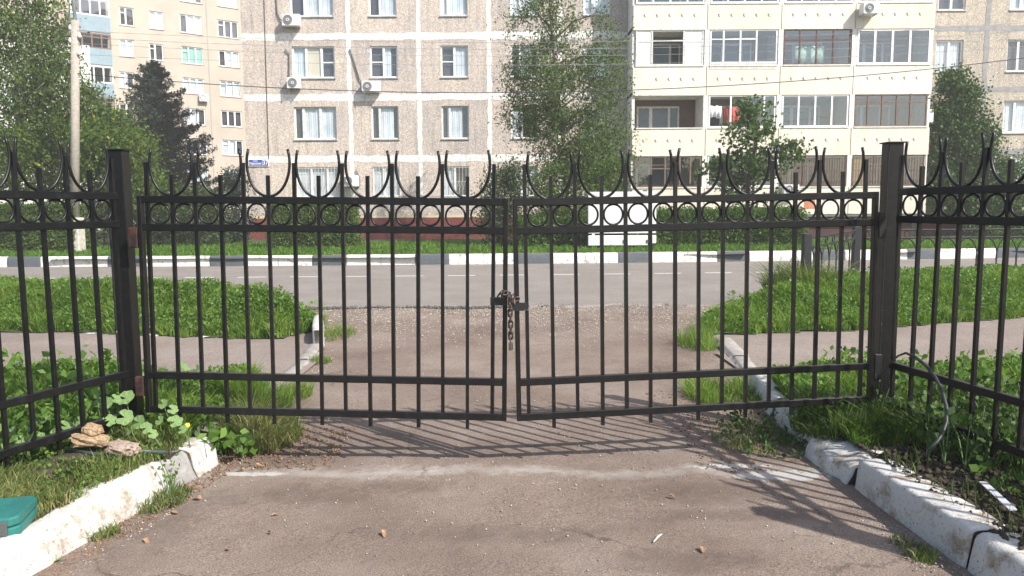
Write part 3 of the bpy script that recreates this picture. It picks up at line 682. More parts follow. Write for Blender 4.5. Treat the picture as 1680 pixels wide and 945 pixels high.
tuft('grass_tuft', 'grass clump at the pavement corner left of the driveway', -1.85, 6.2, .18, 900, .06, .16, mat=L_GRASS, z=.0)
tuft('grass_tuft', 'weedy tuft beside the white kerb end on the left', -2.15, 9.2, .22, 500, .06, .2, mat=L_GRASS, z=.0, squash=2)
tuft('grass_tuft', 'small tuft in the gravel left of the driveway centre', -1.95, 7.6, .12, 200, .04, .1, mat=L_GRASS, z=.0)
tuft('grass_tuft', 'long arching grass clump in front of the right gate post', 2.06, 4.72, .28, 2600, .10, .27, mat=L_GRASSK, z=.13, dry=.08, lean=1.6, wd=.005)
tuft('grass_tuft', 'dense shade-darkened grass clump right of the arching clump', 2.38, 4.5, .26, 2600, .08, .24, mat=L_GRASSK, z=.14, dry=.05)
tuft('grass_tuft', 'low weeds under the hinge side of the right gate leaf', 1.60, 4.95, .28, 900, .02, .07, z=.0, dry=.25, squash=1.3)
tuft('grass_tuft', 'weedy clump before the white kerb beyond the right gate leaf', 1.72, 6.1, .30, 1900, .06, .18, mat=L_GRASS, z=.0, squash=1.4)
tuft('grass_tuft', 'leafy tuft at the right kerb where the pavement meets the driveway', 2.08, 8.4, .22, 800, .06, .2, mat=L_GRASS, z=.0, squash=1.6)
tuft('grass_tuft', 'grass tuft at the foot of the right white kerb near the camera', 1.80, 3.30, .07, 260, .02, .07, z=.0, squash=2.2)
tuft('grass_tuft', 'tall grass around the near post of the low ornamental fence', 4.35, 11.3, .55, 3500, .2, .5, mat=L_GRASSD, z=.25, dry=.03, wd=.012)

def broad(name, label, pts, n_each, size, mat, spread, hgt, cat='weed', seed=0, parent=None, zf=None):
    """leafy plant of broad leaves on stems"""
    r = thing(name, label, cat, (0, 0, 0))
    C = []; st = MB()
    for (x, y, z, s) in pts:
        for k in range(n_each):
            a = RNG.uniform(0, 2 * math.pi); q = spread * s * math.sqrt(RNG.uniform()); hh = hgt * s * RNG.uniform(.25, 1)
            c = (x + q * math.cos(a), y + q * math.sin(a), z + hh); C.append(c)
            if k % 3 == 0: st.tube([(x, y, z), (x + q * .4 * math.cos(a), y + q * .4 * math.sin(a), z + hh * .6), c], [.004, .003, .002], 4, cap=False)
    st.build('stem', mat_stem, r)['kind'] = 'stuff'
    o = leaves('foliage', np.array(C), size, mat, r, aspect=.75, up=.1); o['kind'] = 'stuff'
    return r
mat_stem = M('green_stem', (.10, .17, .05), (.14, .22, .07), 20, .7, 0)
def spots(n, x0, x1, y0, y1, zf=None):
    return [(RNG.uniform(x0, x1), RNG.uniform(y0, y1), 0, RNG.uniform(.7, 1.3)) for _ in range(n)]
def onground(ps): return [(x, y, float(h_front(np.array(x), np.array(y))), s) for x, y, _, s in ps]
broad('weed_patch', 'broad leaved weeds growing through the left fence panel', onground([(x, y, 0, s) for x, y, _, s in spots(60, -3.2, -2.6, 3.6, 4.9)]), 9, .065, L_WEED, .10, .20)
broad('weed_patch', 'low creeping weeds behind the ochre stones by the left gate post', onground(spots(60, -2.7, -1.95, 4.5, 5.3)), 8, .05, L_WEED, .08, .10)
broad('weed_patch', 'broad leaved weeds beyond the left fence panel', onground(spots(60, -4.2, -2.7, 4.6, 5.9)), 9, .07, L_WEED, .12, .26)
broad('weed_patch', 'dense shade-darkened weeds around the foot of the right fence panel', onground(spots(120, 2.3, 3.2, 3.75, 4.9)), 15, .045, L_IVY, .11, .28)  # darker ivy green stands in for the fence's shade on these weeds
broad('weed_patch', 'bright weeds beyond the right fence panel', onground(spots(70, 2.6, 4.2, 4.9, 6.4)), 9, .06, L_WEED, .11, .24)
broad('weed_patch', 'low dark weeds at the foot of the white kerb under the right gate leaf', [(x, y, 0, s_) for x, y, _, s_ in spots(34, 1.45, 1.86, 4.55, 5.5)], 9, .035, L_IVY, .07, .09)
broad('weed_patch', 'small weeds in the soil beside the pale metal strip', onground(spots(26, 2.35, 2.9, 3.2, 3.9)), 7, .05, L_WEED, .07, .10)
broad('bindweed', 'heart leaved climber spilling over the broken end of the left kerb', [(-1.78 + .1 * math.cos(k * 2.1), 4.6 + .12 * math.sin(k * 1.7), .01 + .03 * (k % 4), 1) for k in range(12)], 6, .07, L_WEED, .07, .13)
broad('weed_patch', 'yellow green weeds on the verge left of the driveway mouth', [(x, y, float(h_vergeL(np.array(x), np.array(y))), s) for x, y, _, s in spots(50, -8.4, -2.7, 9.9, 11.6)], 8, .06, L_WEED, .16, .2)
broad('weed_patch', 'leafy weeds on the verge around the low ornamental fence', [(x, y, float(h_vergeR(np.array(x), np.array(y))), s) for x, y, _, s in spots(80, 3.6, 9.5, 10.8, 13.2)], 8, .065, L_WEED, .16, .2)
broad('weed_sprig', 'wiry weed growing up the face of the left kerb', [(-1.86, 3.98, 0, 1), (-1.87, 4.05, 0, 1)], 14, .03, L_WEED, .05, .24)

# mallow with round lobed leaves by the left post
def lobed(rad, n=5):
    pts = []
    for k in range(36):
        a = -math.pi * .86 + 2 * math.pi * .86 * k / 35
        q = rad * (.86 + .16 * abs(math.cos(a * n / 1.72 / 1))); pts.append((q * math.cos(a), q * math.sin(a), .10 * rad * math.cos(a * 7) * .6 + .12 * rad))
    V = [(0, 0, 0)] + pts; return V, [(0, k, k + 1) for k in range(1, 36)]
mal = thing('mallow_plant', 'mallow with big round lobed leaves at the foot of the left gate post', 'plant', (0, 0, 0))
lvb = None
V, Fs = lobed(1.)
mlm = MB().add(V, Fs).mesh('leaf', M('mallow_leaf', (.13, .22, .07), (.18, .28, .10), 3, .6, .3, 6, .1), True)
for (px, py, Yd, rad) in [(207, 653, 4.35, .052), (268, 663, 4.42, .033), (283, 672, 4.40, .033), (175, 662, 4.4, .042), (190, 655, 4.45, .035), (205, 685, 4.3, .05), (228, 693, 4.3, .045), (180, 690, 4.35, .04),
                          (240, 702, 4.25, .035), (262, 690, 4.35, .03), (287, 692, 4.3, .045), (160, 655, 4.45, .04), (300, 705, 4.3, .03), (215, 706, 4.2, .035), (250, 712, 4.2, .03), (325, 708, 4.3, .03),
                          (90, 715, 4.2, .05), (60, 722, 4.1, .05), (30, 728, 4.0, .05), (110, 700, 4.3, .05), (75, 690, 4.3, .045), (50, 700, 4.2, .045), (20, 710, 4.1, .04), (130, 690, 4.4, .04), (235, 600 + 12, 5.2, .04), (300, 602, 5.6, .05), (322, 606, 5.6, .04), (290, 635, 5.3, .05)]:
    c = at(px, py, Yd)
    if c.z < .12: c.z = .14 + RNG.uniform(0, .05)
    o = link('leaf', mlm, mal, c); o.scale = (rad, rad, rad)
    o.rotation_euler = (math.radians(RNG.uniform(25, 65)), math.radians(RNG.uniform(-25, 25)), RNG.uniform(-1, 1))
    base = Vector((c.x + RNG.uniform(-.05, .05), c.y + .05, .1))
    MB().tube([base, (base + c) / 2 + Vector((.01, 0, .01)), c], .0022, 5).build('stalk', mat_stem, mal, True)
# seedling by left kerb
sdl = thing('seedling', 'lone seedling with one upright oval leaf at the foot of the left white kerb', 'seedling', tuple(G(82, 925, 0)))
def oval(L_, W_, n=14): 
    pts = [(W_ * .5 * math.sin(a) * (1 if math.cos(a) > -.2 else .8), L_ * .5 * (1 - math.cos(a))) for a in np.linspace(0, 2 * math.pi, n + 1)[:-1]]
    return pts
for (tx, rzz, L_, W_) in ((78, 0, .07, .03), (18, 1.6, .045, .026), (15, -1.4, .045, .026), (20, 2.9, .04, .024), (12, .5, .04, .024)):
    p = oval(L_, W_); mb = MB(); mb.add([(x, y + .012, .15 * y * y / L_) for x, y in p] + [(0, L_ * .5 + .012, -.002)], [(i, (i + 1) % len(p), len(p)) for i in range(len(p))])
    o = mb.build('leaf', L_SEED if 'L_SEED' in globals() else M('seedling_leaf', (.16, .30, .07), (.20, .34, .09), 9, .5, 0), sdl, True); o.rotation_euler = (math.radians(tx), 0, rzz); o.location = (0, 0, .008)
MB().tube([(0, 0, -.005), (0, 0, .02)], .003, 5).build('stem', mat_stem, sdl)
# dandelion flowers
def flower(label, c, rad, cat='flower'):
    r = thing('dandelion', label, cat, tuple(c)); V = [(0, 0, .3 * rad)]; Fs = []
    for k in range(14):
        a = k * 2 * math.pi / 14; V += [(rad * math.cos(a), rad * math.sin(a), 0), (rad * .8 * math.cos(a + .22), rad * .8 * math.sin(a + .22), .1 * rad)]
    Fs = [(0, 1 + k, 1 + (k + 1) % 28) for k in range(28)]
    o = MB().add(V, Fs).build('flower_head', YFLOW, r); o.rotation_euler = (.8, 0, 0)
    MB().tube([(0, 0, 0), (.005, .02, -.18)], .002, 4).build('stalk', mat_stem, r)
flower('yellow dandelion flower in the grass beyond the right fence panel', at(1647, 629, 5.6), .022)
flower('pale yellow flower among the weeds left of the kerb', at(307, 698, 4.35), .018)
for i, (px, py, Y, s) in enumerate([(102, 473, 10.9, 'leftmost'), (292, 468, 11.2, 'rightmost'), (258, 503, 10.2, 'lowest')]):
    flower('%s yellow flower on the verge left of the driveway mouth' % s, at(px, py, Y), .03)

# ------------------------------------------------------------------ small things, foreground
def rock(label, c, size, rz, mat, seed):
    V = []; Fs = []; nl, nm = 14, 22
    for j in range(nl + 1):
        th = math.pi * j / nl
        for i in range(nm):
            ph = 2 * math.pi * i / nm; d = Vector((math.sin(th) * math.cos(ph), math.sin(th) * math.sin(ph), math.cos(th)))
            p = Vector([math.copysign(abs(k) ** .62, k) for k in d]); q = 1 + .30 * noise.noise(d * 1.9 + Vector((seed, 0, 0))) + .20 * noise.noise(d * 4.5 + Vector((0, seed, 0))) + .07 * noise.noise(d * 11 + Vector((0, seed, 0)))
            V.append((p.x * size[0] * q, p.y * size[1] * q, p.z * size[2] * q))
    Fs = [(j * nm + i, (j + 1) * nm + i, (j + 1) * nm + (i + 1) % nm, j * nm + (i + 1) % nm) for j in range(nl) for i in range(nm)]
    o = MB().add(V, Fs).build('stone', mat); o.location = c; o.rotation_euler = (.1, .12, rz)
    return tag(o, label, 'stone', 'broken stones by the left gate post')
rock('long ochre stone lying under the small block', tuple(at(147, 722, 4.1)), (.092, .045, .030), .12, ROCKO, 1)
rock('small ochre block on top of the long stone', tuple(at(152, 705, 4.12)), (.048, .036, .027), -.1, ROCKO, 5)
rock('flat pinkish stone resting on the green tube', tuple(at(201, 735, 4.03)), (.078, .05, .032), .05, ROCKP, 9)
tb = MB().tube([tuple(G(px, py, zz_)) for px, py, zz_ in ((110, 738, .225), (150, 744, .225), (190, 748, .225), (235, 740, .225), (276, 742, .20))], .011, 8).build('green_tube', HOSEG, smooth=True)
tag(tb, 'dark green tube lying under the pinkish stone', 'tube')
# toolbox
tbx = thing('toolbox', 'teal plastic case with grey latch lying on the left white kerb', 'toolbox', (-2.29, 3.20, .168), math.radians(14))
def chbox(x0, x1, y0, y1, z0, z1, c=.012):
    mb = MB(); P = [(x0 + c, y0), (x1 - c, y0), (x1, y0 + c), (x1, y1 - c), (x1 - c, y1), (x0 + c, y1), (x0, y1 - c), (x0, y0 + c)]
    mb.add([(x, y, z0) for x, y in P] + [(x, y, z1) for x, y in P], [tuple(range(8))[::-1], tuple(range(8, 16))] + [(i, (i + 1) % 8, (i + 1) % 8 + 8, i + 8) for i in range(8)]); return mb
bevel(chbox(-.30, .16, -.13, .14, 0, .043, .03).build('case_bottom', TEAL, tbx), .008)
bevel(chbox(-.30, .16, -.13, .14, .046, .088, .03).build('case_lid', TEAL, tbx), .010)
bevel(MB().box(.075, .12, -.139, -.125, .012, .074).build('latch', GREYPL, tbx), .003)
bevel(MB().box(-.12, .0, -.10, -.08, .088, .093).build('trim_strip', ALU, tbx), .002)
bevel(MB().box(-.20, -.04, -.15, -.13, .03, .055).build('handle', TEAL, tbx), .004)
for k in range(3): MB().box(-.15 + .02, .08, -.02 + k * .045, -.008 + k * .045, .086, .0905).build('lid_rib', TEAL, tbx)
# metal strip on right
a, b = G(1612, 795, .19), G(1662, 845, .2); d = (b - a); ms = MB().box(0, d.length, -.015, .015, 0, .006).build('metal_strip', M('weathered_zinc', (.50, .52, .54), (.66, .68, .70), 20, .7, .2))
ms.location = a + Vector((0, 0, .01)); ms.rotation_euler = (.15, -.05, math.atan2(d.y, d.x)); tag(ms, 'pale metal strip lying on the dark soil by the right kerb', 'metal strip')
# bent hose
hp = [(1441, 655, 4.45), (1446, 625, 4.42), (1458, 598, 4.38), (1473, 584, 4.33), (1486, 579, 4.28), (1502, 586, 4.2), (1520, 600, 4.12), (1535, 620, 4.02), (1546, 642, 3.95), (1553, 668, 3.88), (1553, 692, 3.82), (1546, 712, 3.78), (1537, 725, 3.76), (1522, 738, 3.75)]
P = [at(*q) for q in hp]
tag(MB().tube(P, [.005] * 4 + [.007] + [.0095] * (len(P) - 5), 8).build('bent_hose', HOSE, smooth=True), 'dark hose end sticking up in an arch beside the right gate post', 'hose')
# dry leaves
def dryleaf(px, py, s, rz, lab, z=.006):
    c = G(px, py, z); p = oval(s, s * .5, 10); mb = MB(); mb.add([(x, y - s / 2, .25 * abs(x) + .15 * s * math.sin(y / s * 5)) for x, y in p] + [(0, 0, 0)], [(i, (i + 1) % 10, 10) for i in range(10)])
    o = mb.build('dry_leaf', DRYL, smooth=True); o.location = c + Vector((0, 0, .008)); o.rotation_euler = (RNG.uniform(-.3, .3), RNG.uniform(-.3, .3), rz)
    tag(o, lab, 'dry leaf', 'fallen leaves on the driveway')
for i, (px, py, s, lab) in enumerate([(323, 819, .06, 'orange curled leaf at the foot of the left kerb tuft'), (286, 843, .05, 'brown leaf on the driveway below the kerb tuft'), (240, 890, .05, 'tan leaf on the driveway between left kerb and frame bottom'),
                                      (375, 902, .05, 'dark curled leaf on the driveway near the bottom edge'), (630, 877, .05, 'crumpled brown leaf on the driveway left of centre'), (1153, 903, .05, 'orange leaf fragment on the driveway right of centre'),
                                      (452, 846, .04, 'cream bit of bark on the driveway left of centre'), (1103, 816, .045, 'pale leaf on the driveway below the white seam'), (425, 765, .05, 'reddish leaf at the edge of the grass under the gate'), (395, 772, .05, 'brown leaf below the climber on the kerb end'), (443, 875, .04, 'flat tan leaf on the open asphalt')]):
    dryleaf(px, py, s, RNG.uniform(0, 6), lab)
st_ = MB().tube([G(1072, 889, .01), G(1080, 880, .012), G(1086, 876, .015)], [.003, .005, .002], 5).build('twig', M('pale_twig', (.5, .48, .42), (.62, .6, .55), 9, .8, 0)); tag(st_, 'pale twig on the driveway near the bottom of the picture', 'twig')
# loose litter and pebbles as stuff
def bits(name, label, P, s0, s1, mat, cat):
    N = len(P); V = np.array([(1, 0, 0), (-1, 0, 0), (0, 1, 0), (0, -1, 0), (0, 0, .8), (0, 0, -.5)], float); T = np.array([(0, 2, 4), (2, 1, 4), (1, 3, 4), (3, 0, 4), (2, 0, 5), (1, 2, 5), (3, 1, 5), (0, 3, 5)])
    s = RNG.uniform(s0, s1, (N, 1, 1)) * RNG.uniform(.5, 1.2, (N, 1, 3)); a = RNG.uniform(0, 6.3, N); R = np.zeros((N, 3, 3)); R[:, 0, 0] = np.cos(a); R[:, 0, 1] = -np.sin(a); R[:, 1, 0] = np.sin(a); R[:, 1, 1] = np.cos(a); R[:, 2, 2] = 1
    W = np.einsum('nij,nkj->nki', R, V[None] * s) + P[:, None, :]
    fl_ = (T[None] + np.arange(N)[:, None, None] * 6).ravel()
    return tag(np_mesh(name, W.reshape(-1, 3), fl_, np.full(N * 8, 3), mat), label, cat, kind='stuff')
zero = lambda x, y: .004 + 0 * x
inr = lambda x, y: (x > LX(y)) & (x < RX(y))
bits('pebbles', 'loose pale grit scattered over the driveway', np.concatenate([scat(1500, inr, -2.1, 2.1, 2.7, 9, zero), scat(1500, lambda x, y: inr(x, y) & (np.minimum(x - LX(y), RX(y) - x) < .22), -2.1, 2.1, 2.7, 8, zero)]), .0025, .008, PEBS, 'grit')
bits('gravel', 'loose gravel along the crumbled edge of the road', scat(8500, lambda x, y: (np.abs(x) < 4) & (y > 8.0 + RNG.uniform(size=x.shape) ** .6 * 3.4), -4, 3.6, 7.6, 11.9, zero), .005, .015, PEBS, 'gravel')
bits('gravel', 'dark broken asphalt crumbs along the road edge', scat(1500, lambda x, y: np.abs(y - 11.80 - .22 * nz(x, x * 0, .8)) < .10, -3.2, 1.0, 11.6, 12.1, lambda x, y: .012 + 0 * x), .012, .035, M('asphalt_crumbs', (.05, .045, .04), (.13, .12, .11), 9, .9, .3), 'gravel')
bits('soil_clods', 'dark clods of soil behind the right kerb', scat(2600, lambda x, y: fr(x, y), 2.0, 3.3, 2.6, 4.3, lambda x, y: h_front(x, y) + .01), .005, .028, SOIL, 'soil')
bits('leaf_litter', 'brown leaf litter along the foot of the left kerb', np.concatenate([scat(700, lambda x, y: (x > LX(y)) & (x < LX(y) + .16), -2.3, -1.6, 2.8, 4.6, zero), scat(500, lambda x, y: (x - LX(y)) < .02, -2.3, -1.75, 2.9, 4.3, lambda x, y: .172 + 0 * x, lambda x, y: 1. * ((LX(y) - x) > .12)), scat(900, lambda x, y: x > -1.9, -1.85, -1.1, 4.4, 5.3, zero)]), .003, .012, M('litter', (.13, .075, .04), (.26, .16, .09), 30, .9, 0), 'litter')
bits('leaf_litter', 'brown litter under the hinge side of the right gate leaf', scat(2000, lambda x, y: x < RX(y), 1.1, 1.95, 4.3, 6.3, zero, lambda x, y: np.clip((x - 1.0) / .8, 0, 1)), .003, .013, M('litter', (.13, .075, .04), (.26, .16, .09), 30, .9, 0), 'litter')

# ------------------------------------------------------------------ low ornamental fence beyond
lf = thing('ornamental_fence', 'low charcoal fence of overlapping hoops on the right verge', 'fence', (0, 0, 0))
pA, pB, pC = Vector((4.45, 11.5, .2)), Vector((6.1, 13.5, .25)), Vector((13.5, 13.9, .25))
def lowspan(a, b, n):
    v = b - a; L = v.length; u = v / L; sp = L / n
    for z in (.86, .72):
        MB().tube([a + Vector((0, 0, z)), b + Vector((0, 0, z))], .018, 6).build('rail', LOWF, lf)
    hm = MB().tube([(sp * .52 * math.cos(q), 0, .36 + .35 * math.sin(q)) for q in np.linspace(0, 2 * math.pi, 25)[:-1]], .012, 6, True).mesh('hoop', LOWF, True)
    rm = MB().tube([(.055 * math.cos(q), 0, .055 * math.sin(q)) for q in np.linspace(0, 2 * math.pi, 17)[:-1]],   .010, 6, True).mesh('ring', LOWF, True)
    for i in range(n):
        c = a + u * sp * (i + .5)
        for nm, me, z in (('hoop', hm, 0.), ('ring', rm, .79)):
            o = link(nm, me, lf, c + Vector((0, 0, z))); o.rotation_euler.z = math.atan2(v.y, v.x)
lowspan(pA, pB, 7); lowspan(pB, pC, 20)
for p in (pA, pB, pC):
    bevel(MB().box(p.x - .06, p.x + .06, p.y - .06, p.y + .06, 0, p.z + .93).build('post', LOWF, lf), .006, 1)

exec_after = None
# ------------------------------------------------------------------ pole and wires
pb = G(127, 421, .1)
pole = thing('utility_pole', 'slim concrete utility pole on a pale concrete foot at the far side of the road', 'utility pole', (pb.x, pb.y, 0))
PY = pb.y
ptop = at(124, 45, PY); pbot = at(127, 421, PY)
hx = pb.x
MB().tube([(0, 0, 1.2), (ptop.x - hx, 0, ptop.z + .2)], [.135, .115], 12).build('shaft', POLEC, pole, True)
bevel(MB().box(-.23, .19, -.2, .2, .05, 1.32).build('concrete_foot', POLEP, pole), .03, 2)
MB().tube([(ptop.x - hx, 0, ptop.z + .1), (ptop.x - hx - .05, 0, ptop.z + 3)], [.05, .04], 8).build('steel_top', ALU, pole, True)
for (px, py, s) in ((117, 47, -1), (132, 60, 1), (117, 68, -1), (131, 88, 1)):
    c = at(px, py, PY); MB().tube([(0, 0, c.z), (c.x - hx, -.05, c.z)], .015, 6).build('bracket', STEELK, pole)
    MB().tube([(c.x - hx, -.05, c.z - .05), (c.x - hx, -.05, c.z), (c.x - hx, -.05, c.z + .1)], [.05, .06, .03], 8).build('insulator', PORC, pole, True)
for z in (4.5, 6.0): MB().tube([(-.0 + .135 * math.cos(a), .135 * math.sin(a), z) for a in np.linspace(0, 6.283, 13)[:-1]], .012, 6, True).build('strap', STEELK, pole)
def wire(label, pts, rad, mat):
    # smooth curve through pixel-measured points, all in the plane of the pole line
    xs_ = np.array([at(px, py, PY).x for px, py in pts]); zs_ = np.array([at(px, py, PY).z for px, py in pts])
    c = np.polyfit(xs_, zs_, 2 if len(pts) > 2 else 1); X = np.linspace(xs_[0], xs_[-1], 40)
    o = MB().tube([(x, PY - .05, float(np.polyval(c, x))) for x in X], rad, 5).build('overhead_wire', mat, smooth=True)
    tag(o, label, 'wire', 'overhead wires along the road')
wire('thick dark overhead cable sagging lowest above the road', [(125, 122), (400, 140), (830, 152), (1280, 137), (1700, 92)], .013, WIRE)
for i, (pts, nm) in enumerate([([(117, 50), (400, 63), (1035, 68), (1700, 36)], 'uppermost thin overhead wire above the road'), ([(131, 62), (400, 73), (1035, 80), (1700, 50)], 'second thin overhead wire from the top'),
                               ([(117, 70), (400, 86), (1035, 90), (1700, 62)], 'third thin overhead wire from the top'), ([(131, 90), (400, 100), (1035, 106), (1700, 75)], 'lowest of the thin pale overhead wires')]):
    wire(nm, pts, .006, WIREG)

# ------------------------------------------------------------------ main apartment building
FY = 33.
B = thing('apartment_building', 'long panel apartment block with cream balconies and red plinth', 'apartment block', (0, FY, 0))
def X33(px, py=100): return at(px, py, FY).x
def Z33(py, px=690): return at(px, py, FY).z
def wobble_strip(parent, mat, p0, p1, wd, y, name='joint_strip'):
    (x0, z0), (x1, z1) = p0, p1; L = math.hypot(x1 - x0, z1 - z0); n = max(4, int(L / .12)); t = ((x1 - x0) / L, (z1 - z0) / L); s = (-t[1], t[0])
    a = []; b = []
    for i in range(n + 1):
        d = L * i / n; x = x0 + t[0] * d; z = z0 + t[1] * d; w1 = wd / 2 + .05 * noise.noise(Vector((x * 2, z * 2, 1))) + .03 * noise.noise(Vector((x * 7, z * 7, 2))); w2 = wd / 2 + .05 * noise.noise(Vector((x * 2, z * 2, 8))) + .03 * noise.noise(Vector((x * 7, z * 7, 9)))
        a.append((x + s[0] * w1, y, z + s[1] * w1)); b.append((x - s[0] * w2, y, z - s[1] * w2))
    return MB().add(a + b, [(i, i + 1, n + 2 + i, n + 1 + i) for i in range(n)]).build(name, mat, parent)
def window(parent, x0, x1, z0, z1, yf, mull=(.5,), trans=None, fm=PVC, curtain=CURT, cspan=(0, 1), sill=SILL, room=True, glass=GLASS, fw=.06, dep=.13, grille=False, blind=None):
    """window set back from the wall face yf; frame is the part, panes / curtain / sill its sub-parts"""
    yy = yf + .07; f = MB(); t = fw
    f.box(x0, x1, yy, yy + .05, z0, z0 + t); f.box(x0, x1, yy, yy + .05, z1 - t, z1); f.box(x0, x0 + t, yy, yy + .05, z0 + t, z1 - t); f.box(x1 - t, x1, yy, yy + .05, z0 + t, z1 - t)
    cols = [0.] + list(mull) + [1.]; W = x1 - x0
    for m_ in mull: cx = x0 + W * m_; f.box(cx - t * .8, cx + t * .8, yy - .004, yy + .046, z0 + t, z1 - t)
    if trans:
        for (c, q) in trans:
            a = x0 + W * cols[c]; b_ = x0 + W * cols[c + 1]; zz = z0 + (z1 - z0) * q; f.box(a + t * .8, b_ - t * .8, yy + .003, yy + .043, zz - t * .35, zz + t * .35)
    w_ = f.build('window', fm, parent)
    for i in range(len(cols) - 1):
        a = x0 + W * cols[i] + (t if i == 0 else t * .8); b_ = x0 + W * cols[i + 1] - (t if i == len(cols) - 2 else t * .8)
        MB().add([(a, yy + .03, z0 + t), (b_, yy + .03, z0 + t), (b_, yy + .03, z1 - t), (a, yy + .03, z1 - t)], [(0, 1, 2, 3)]).build('pane', glass, w_)
    if curtain:
        a = x0 + W * cspan[0]; b_ = x0 + W * cspan[1]; n = int((b_ - a) / .03) + 2; V = []
        for i in range(n + 1):
            x = a + (b_ - a) * i / n; y = yy + .085 + .012 * math.sin(i * 1.9) + .008 * math.sin(i * .7 + x0); V += [(x, y, z0 + .03), (x, y, z1 - .02)]
        MB().add(V, [(2 * i, 2 * i + 2, 2 * i + 3, 2 * i + 1) for i in range(n)]).build('curtain', curtain, w_, True)
    if blind is not None:
        a = x0 + W * cols[blind] + t; b_ = x0 + W * cols[blind + 1] - t
        MB().add([(a, yy + .055, z0 + t), (b_, yy + .055, z0 + t), (b_, yy + .055, z1 - t), (a, yy + .055, z1 - t)], [(0, 1, 2, 3)]).build('blind', CURTB, w_)
    if sill: MB().box(x0 - .03, x1 + .03, yf - .05, yy + .01, z0 - .045, z0 - .004).build('sill', sill, w_)
    if grille:
        g = MB(); n = int(W / .13)
        for i in range(n + 1): x = x0 + W * i / n; g.box(x - .006, x + .006, yf - .02, yf - .008, z0, z1)
        for q in (.05, .5, .95): zz = z0 + (z1 - z0) * q; g.box(x0, x1, yf - .022, yf - .01, zz - .006, zz + .006)
        for i in range(0, n, 1): x = x0 + W * i / n; g.add([(x, yf - .015, z0 + .3), (x + .01, yf - .015, z0 + .3), (x + W / n + .01, yf - .015, z0 + .75), (x + W / n, yf - .015, z0 + .75)], [(0, 1, 2, 3)])
        g.build('grille', WOODW, w_)
    return w_
def panel(parent, x0, x1, z0, z1, win, mat, yf=0., th=.2):
    if win:
        a0, a1, b0, b1 = win; mb = MB().ring(x0, x1, z0, z1, a0, a1, b0, b1, yf, yf + th)
    else: mb = MB().box(x0, x1, yf, yf + th, z0, z1)
    mb.build('wall_panel', mat, parent)
JX = [X33(398), at(574, 157, FY).x, at(688, 157, FY).x, at(803, 157, FY).x, at(918, 157, FY).x, at(1036, 157, FY).x]
JZ = [2.05, 3.71, 6.29, 8.80, 11.35]
WX = [(479, 549), (607, 652), (723, 768), (838, 882), (957, 1000)]
WZ = [(Z33(323), Z33(273)), (Z33(228), Z33(174)), (Z33(127), Z33(75)), (Z33(26), Z33(-22))]
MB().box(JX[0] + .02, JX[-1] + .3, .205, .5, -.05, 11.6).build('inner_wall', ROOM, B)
MB().box(JX[0], JX[0] + .015, -.002, 12, 0, 11.6).build('end_wall', PEB, B)
MB().box(JX[0] + .02, JX[-1] + 20, .52, 12, 0, 24).build('building_core', PEB, B)
wspec = {(0, 0): dict(mull=(.36, .74), curtain=CURT, grille=True), (1, 0): dict(mull=(.42,), grille=True), (2, 0): dict(mull=(.45,), grille=True, cspan=(0, .5)), (3, 0): dict(mull=(.4,)), (4, 0): dict(mull=(.4,)),
         (0, 1): dict(mull=(.22, .62), cspan=(.2, 1), fm=WOODW, fw=.07), (1, 1): dict(mull=(.3,), fm=WOODW, cspan=(.3, .8)), (2, 1): dict(mull=(.3,), fm=WOODW, cspan=(.2, .75)), (3, 1): dict(mull=(.4,), fm=WOODW, cspan=(0, .4)), (4, 1): dict(mull=(.4,), curtain=None),
         (0, 2): dict(mull=(.33, .69), trans=[(2, .5)], curtain=CURT, cspan=(0, .3), blind=1), (1, 2): dict(mull=(.5,), trans=[(0, .5)], cspan=(.5, .75)), (2, 2): dict(mull=(.5,), trans=[(0, .5)], cspan=(.55, 1)), (3, 2): dict(mull=(.35,), cspan=(.3, .8)), (4, 2): dict(mull=(.4,)),
         (0, 3): dict(mull=(.33, .69), cspan=(.3, 1)), (1, 3): dict(mull=(.4,), cspan=(.45, 1)), (2, 3): dict(mull=(.28,), fm=WOODW), (3, 3): dict(mull=(.35,)), (4, 3): dict(mull=(.35,))}
for c in range(5):
    for r_ in range(4):
        x0, x1 = X33(WX[c][0]), X33(WX[c][1]); z0, z1 = WZ[r_]
        panel(B, JX[c], JX[c + 1], JZ[r_], JZ[r_ + 1], (x0, x1, z0, z1), PEB)
        window(B, x0, x1, z0, z1, 0., **wspec[(c, r_)])
for k, zz in enumerate((3.71, 6.29, 8.80)):
    wobble_strip(B, JOINT, (JX[0], zz - .05), (JX[-1], zz - .05), .29, -.006)
for c in range(1, 5):
    wobble_strip(B, JOINT, (JX[c], 2.1), (JX[c], 11.3), .19, -.010)
def plinth(x0, x1, mat, parent, y=-.06):
    MB().box(x0, x1, y, .2, -.05, Z33(357)).build('plinth', mat, parent)
plinth(JX[0], JX[-1], PLINTH, B)
MB().box(JX[0], JX[-1], -.066, -.04, Z33(357) + .003, Z33(353)).build('painted_line', YEL, B)
MB().box(JX[0], JX[-1], 0., .2, Z33(353) + .003, 2.047).build('plinth_ledge', PEB, B)
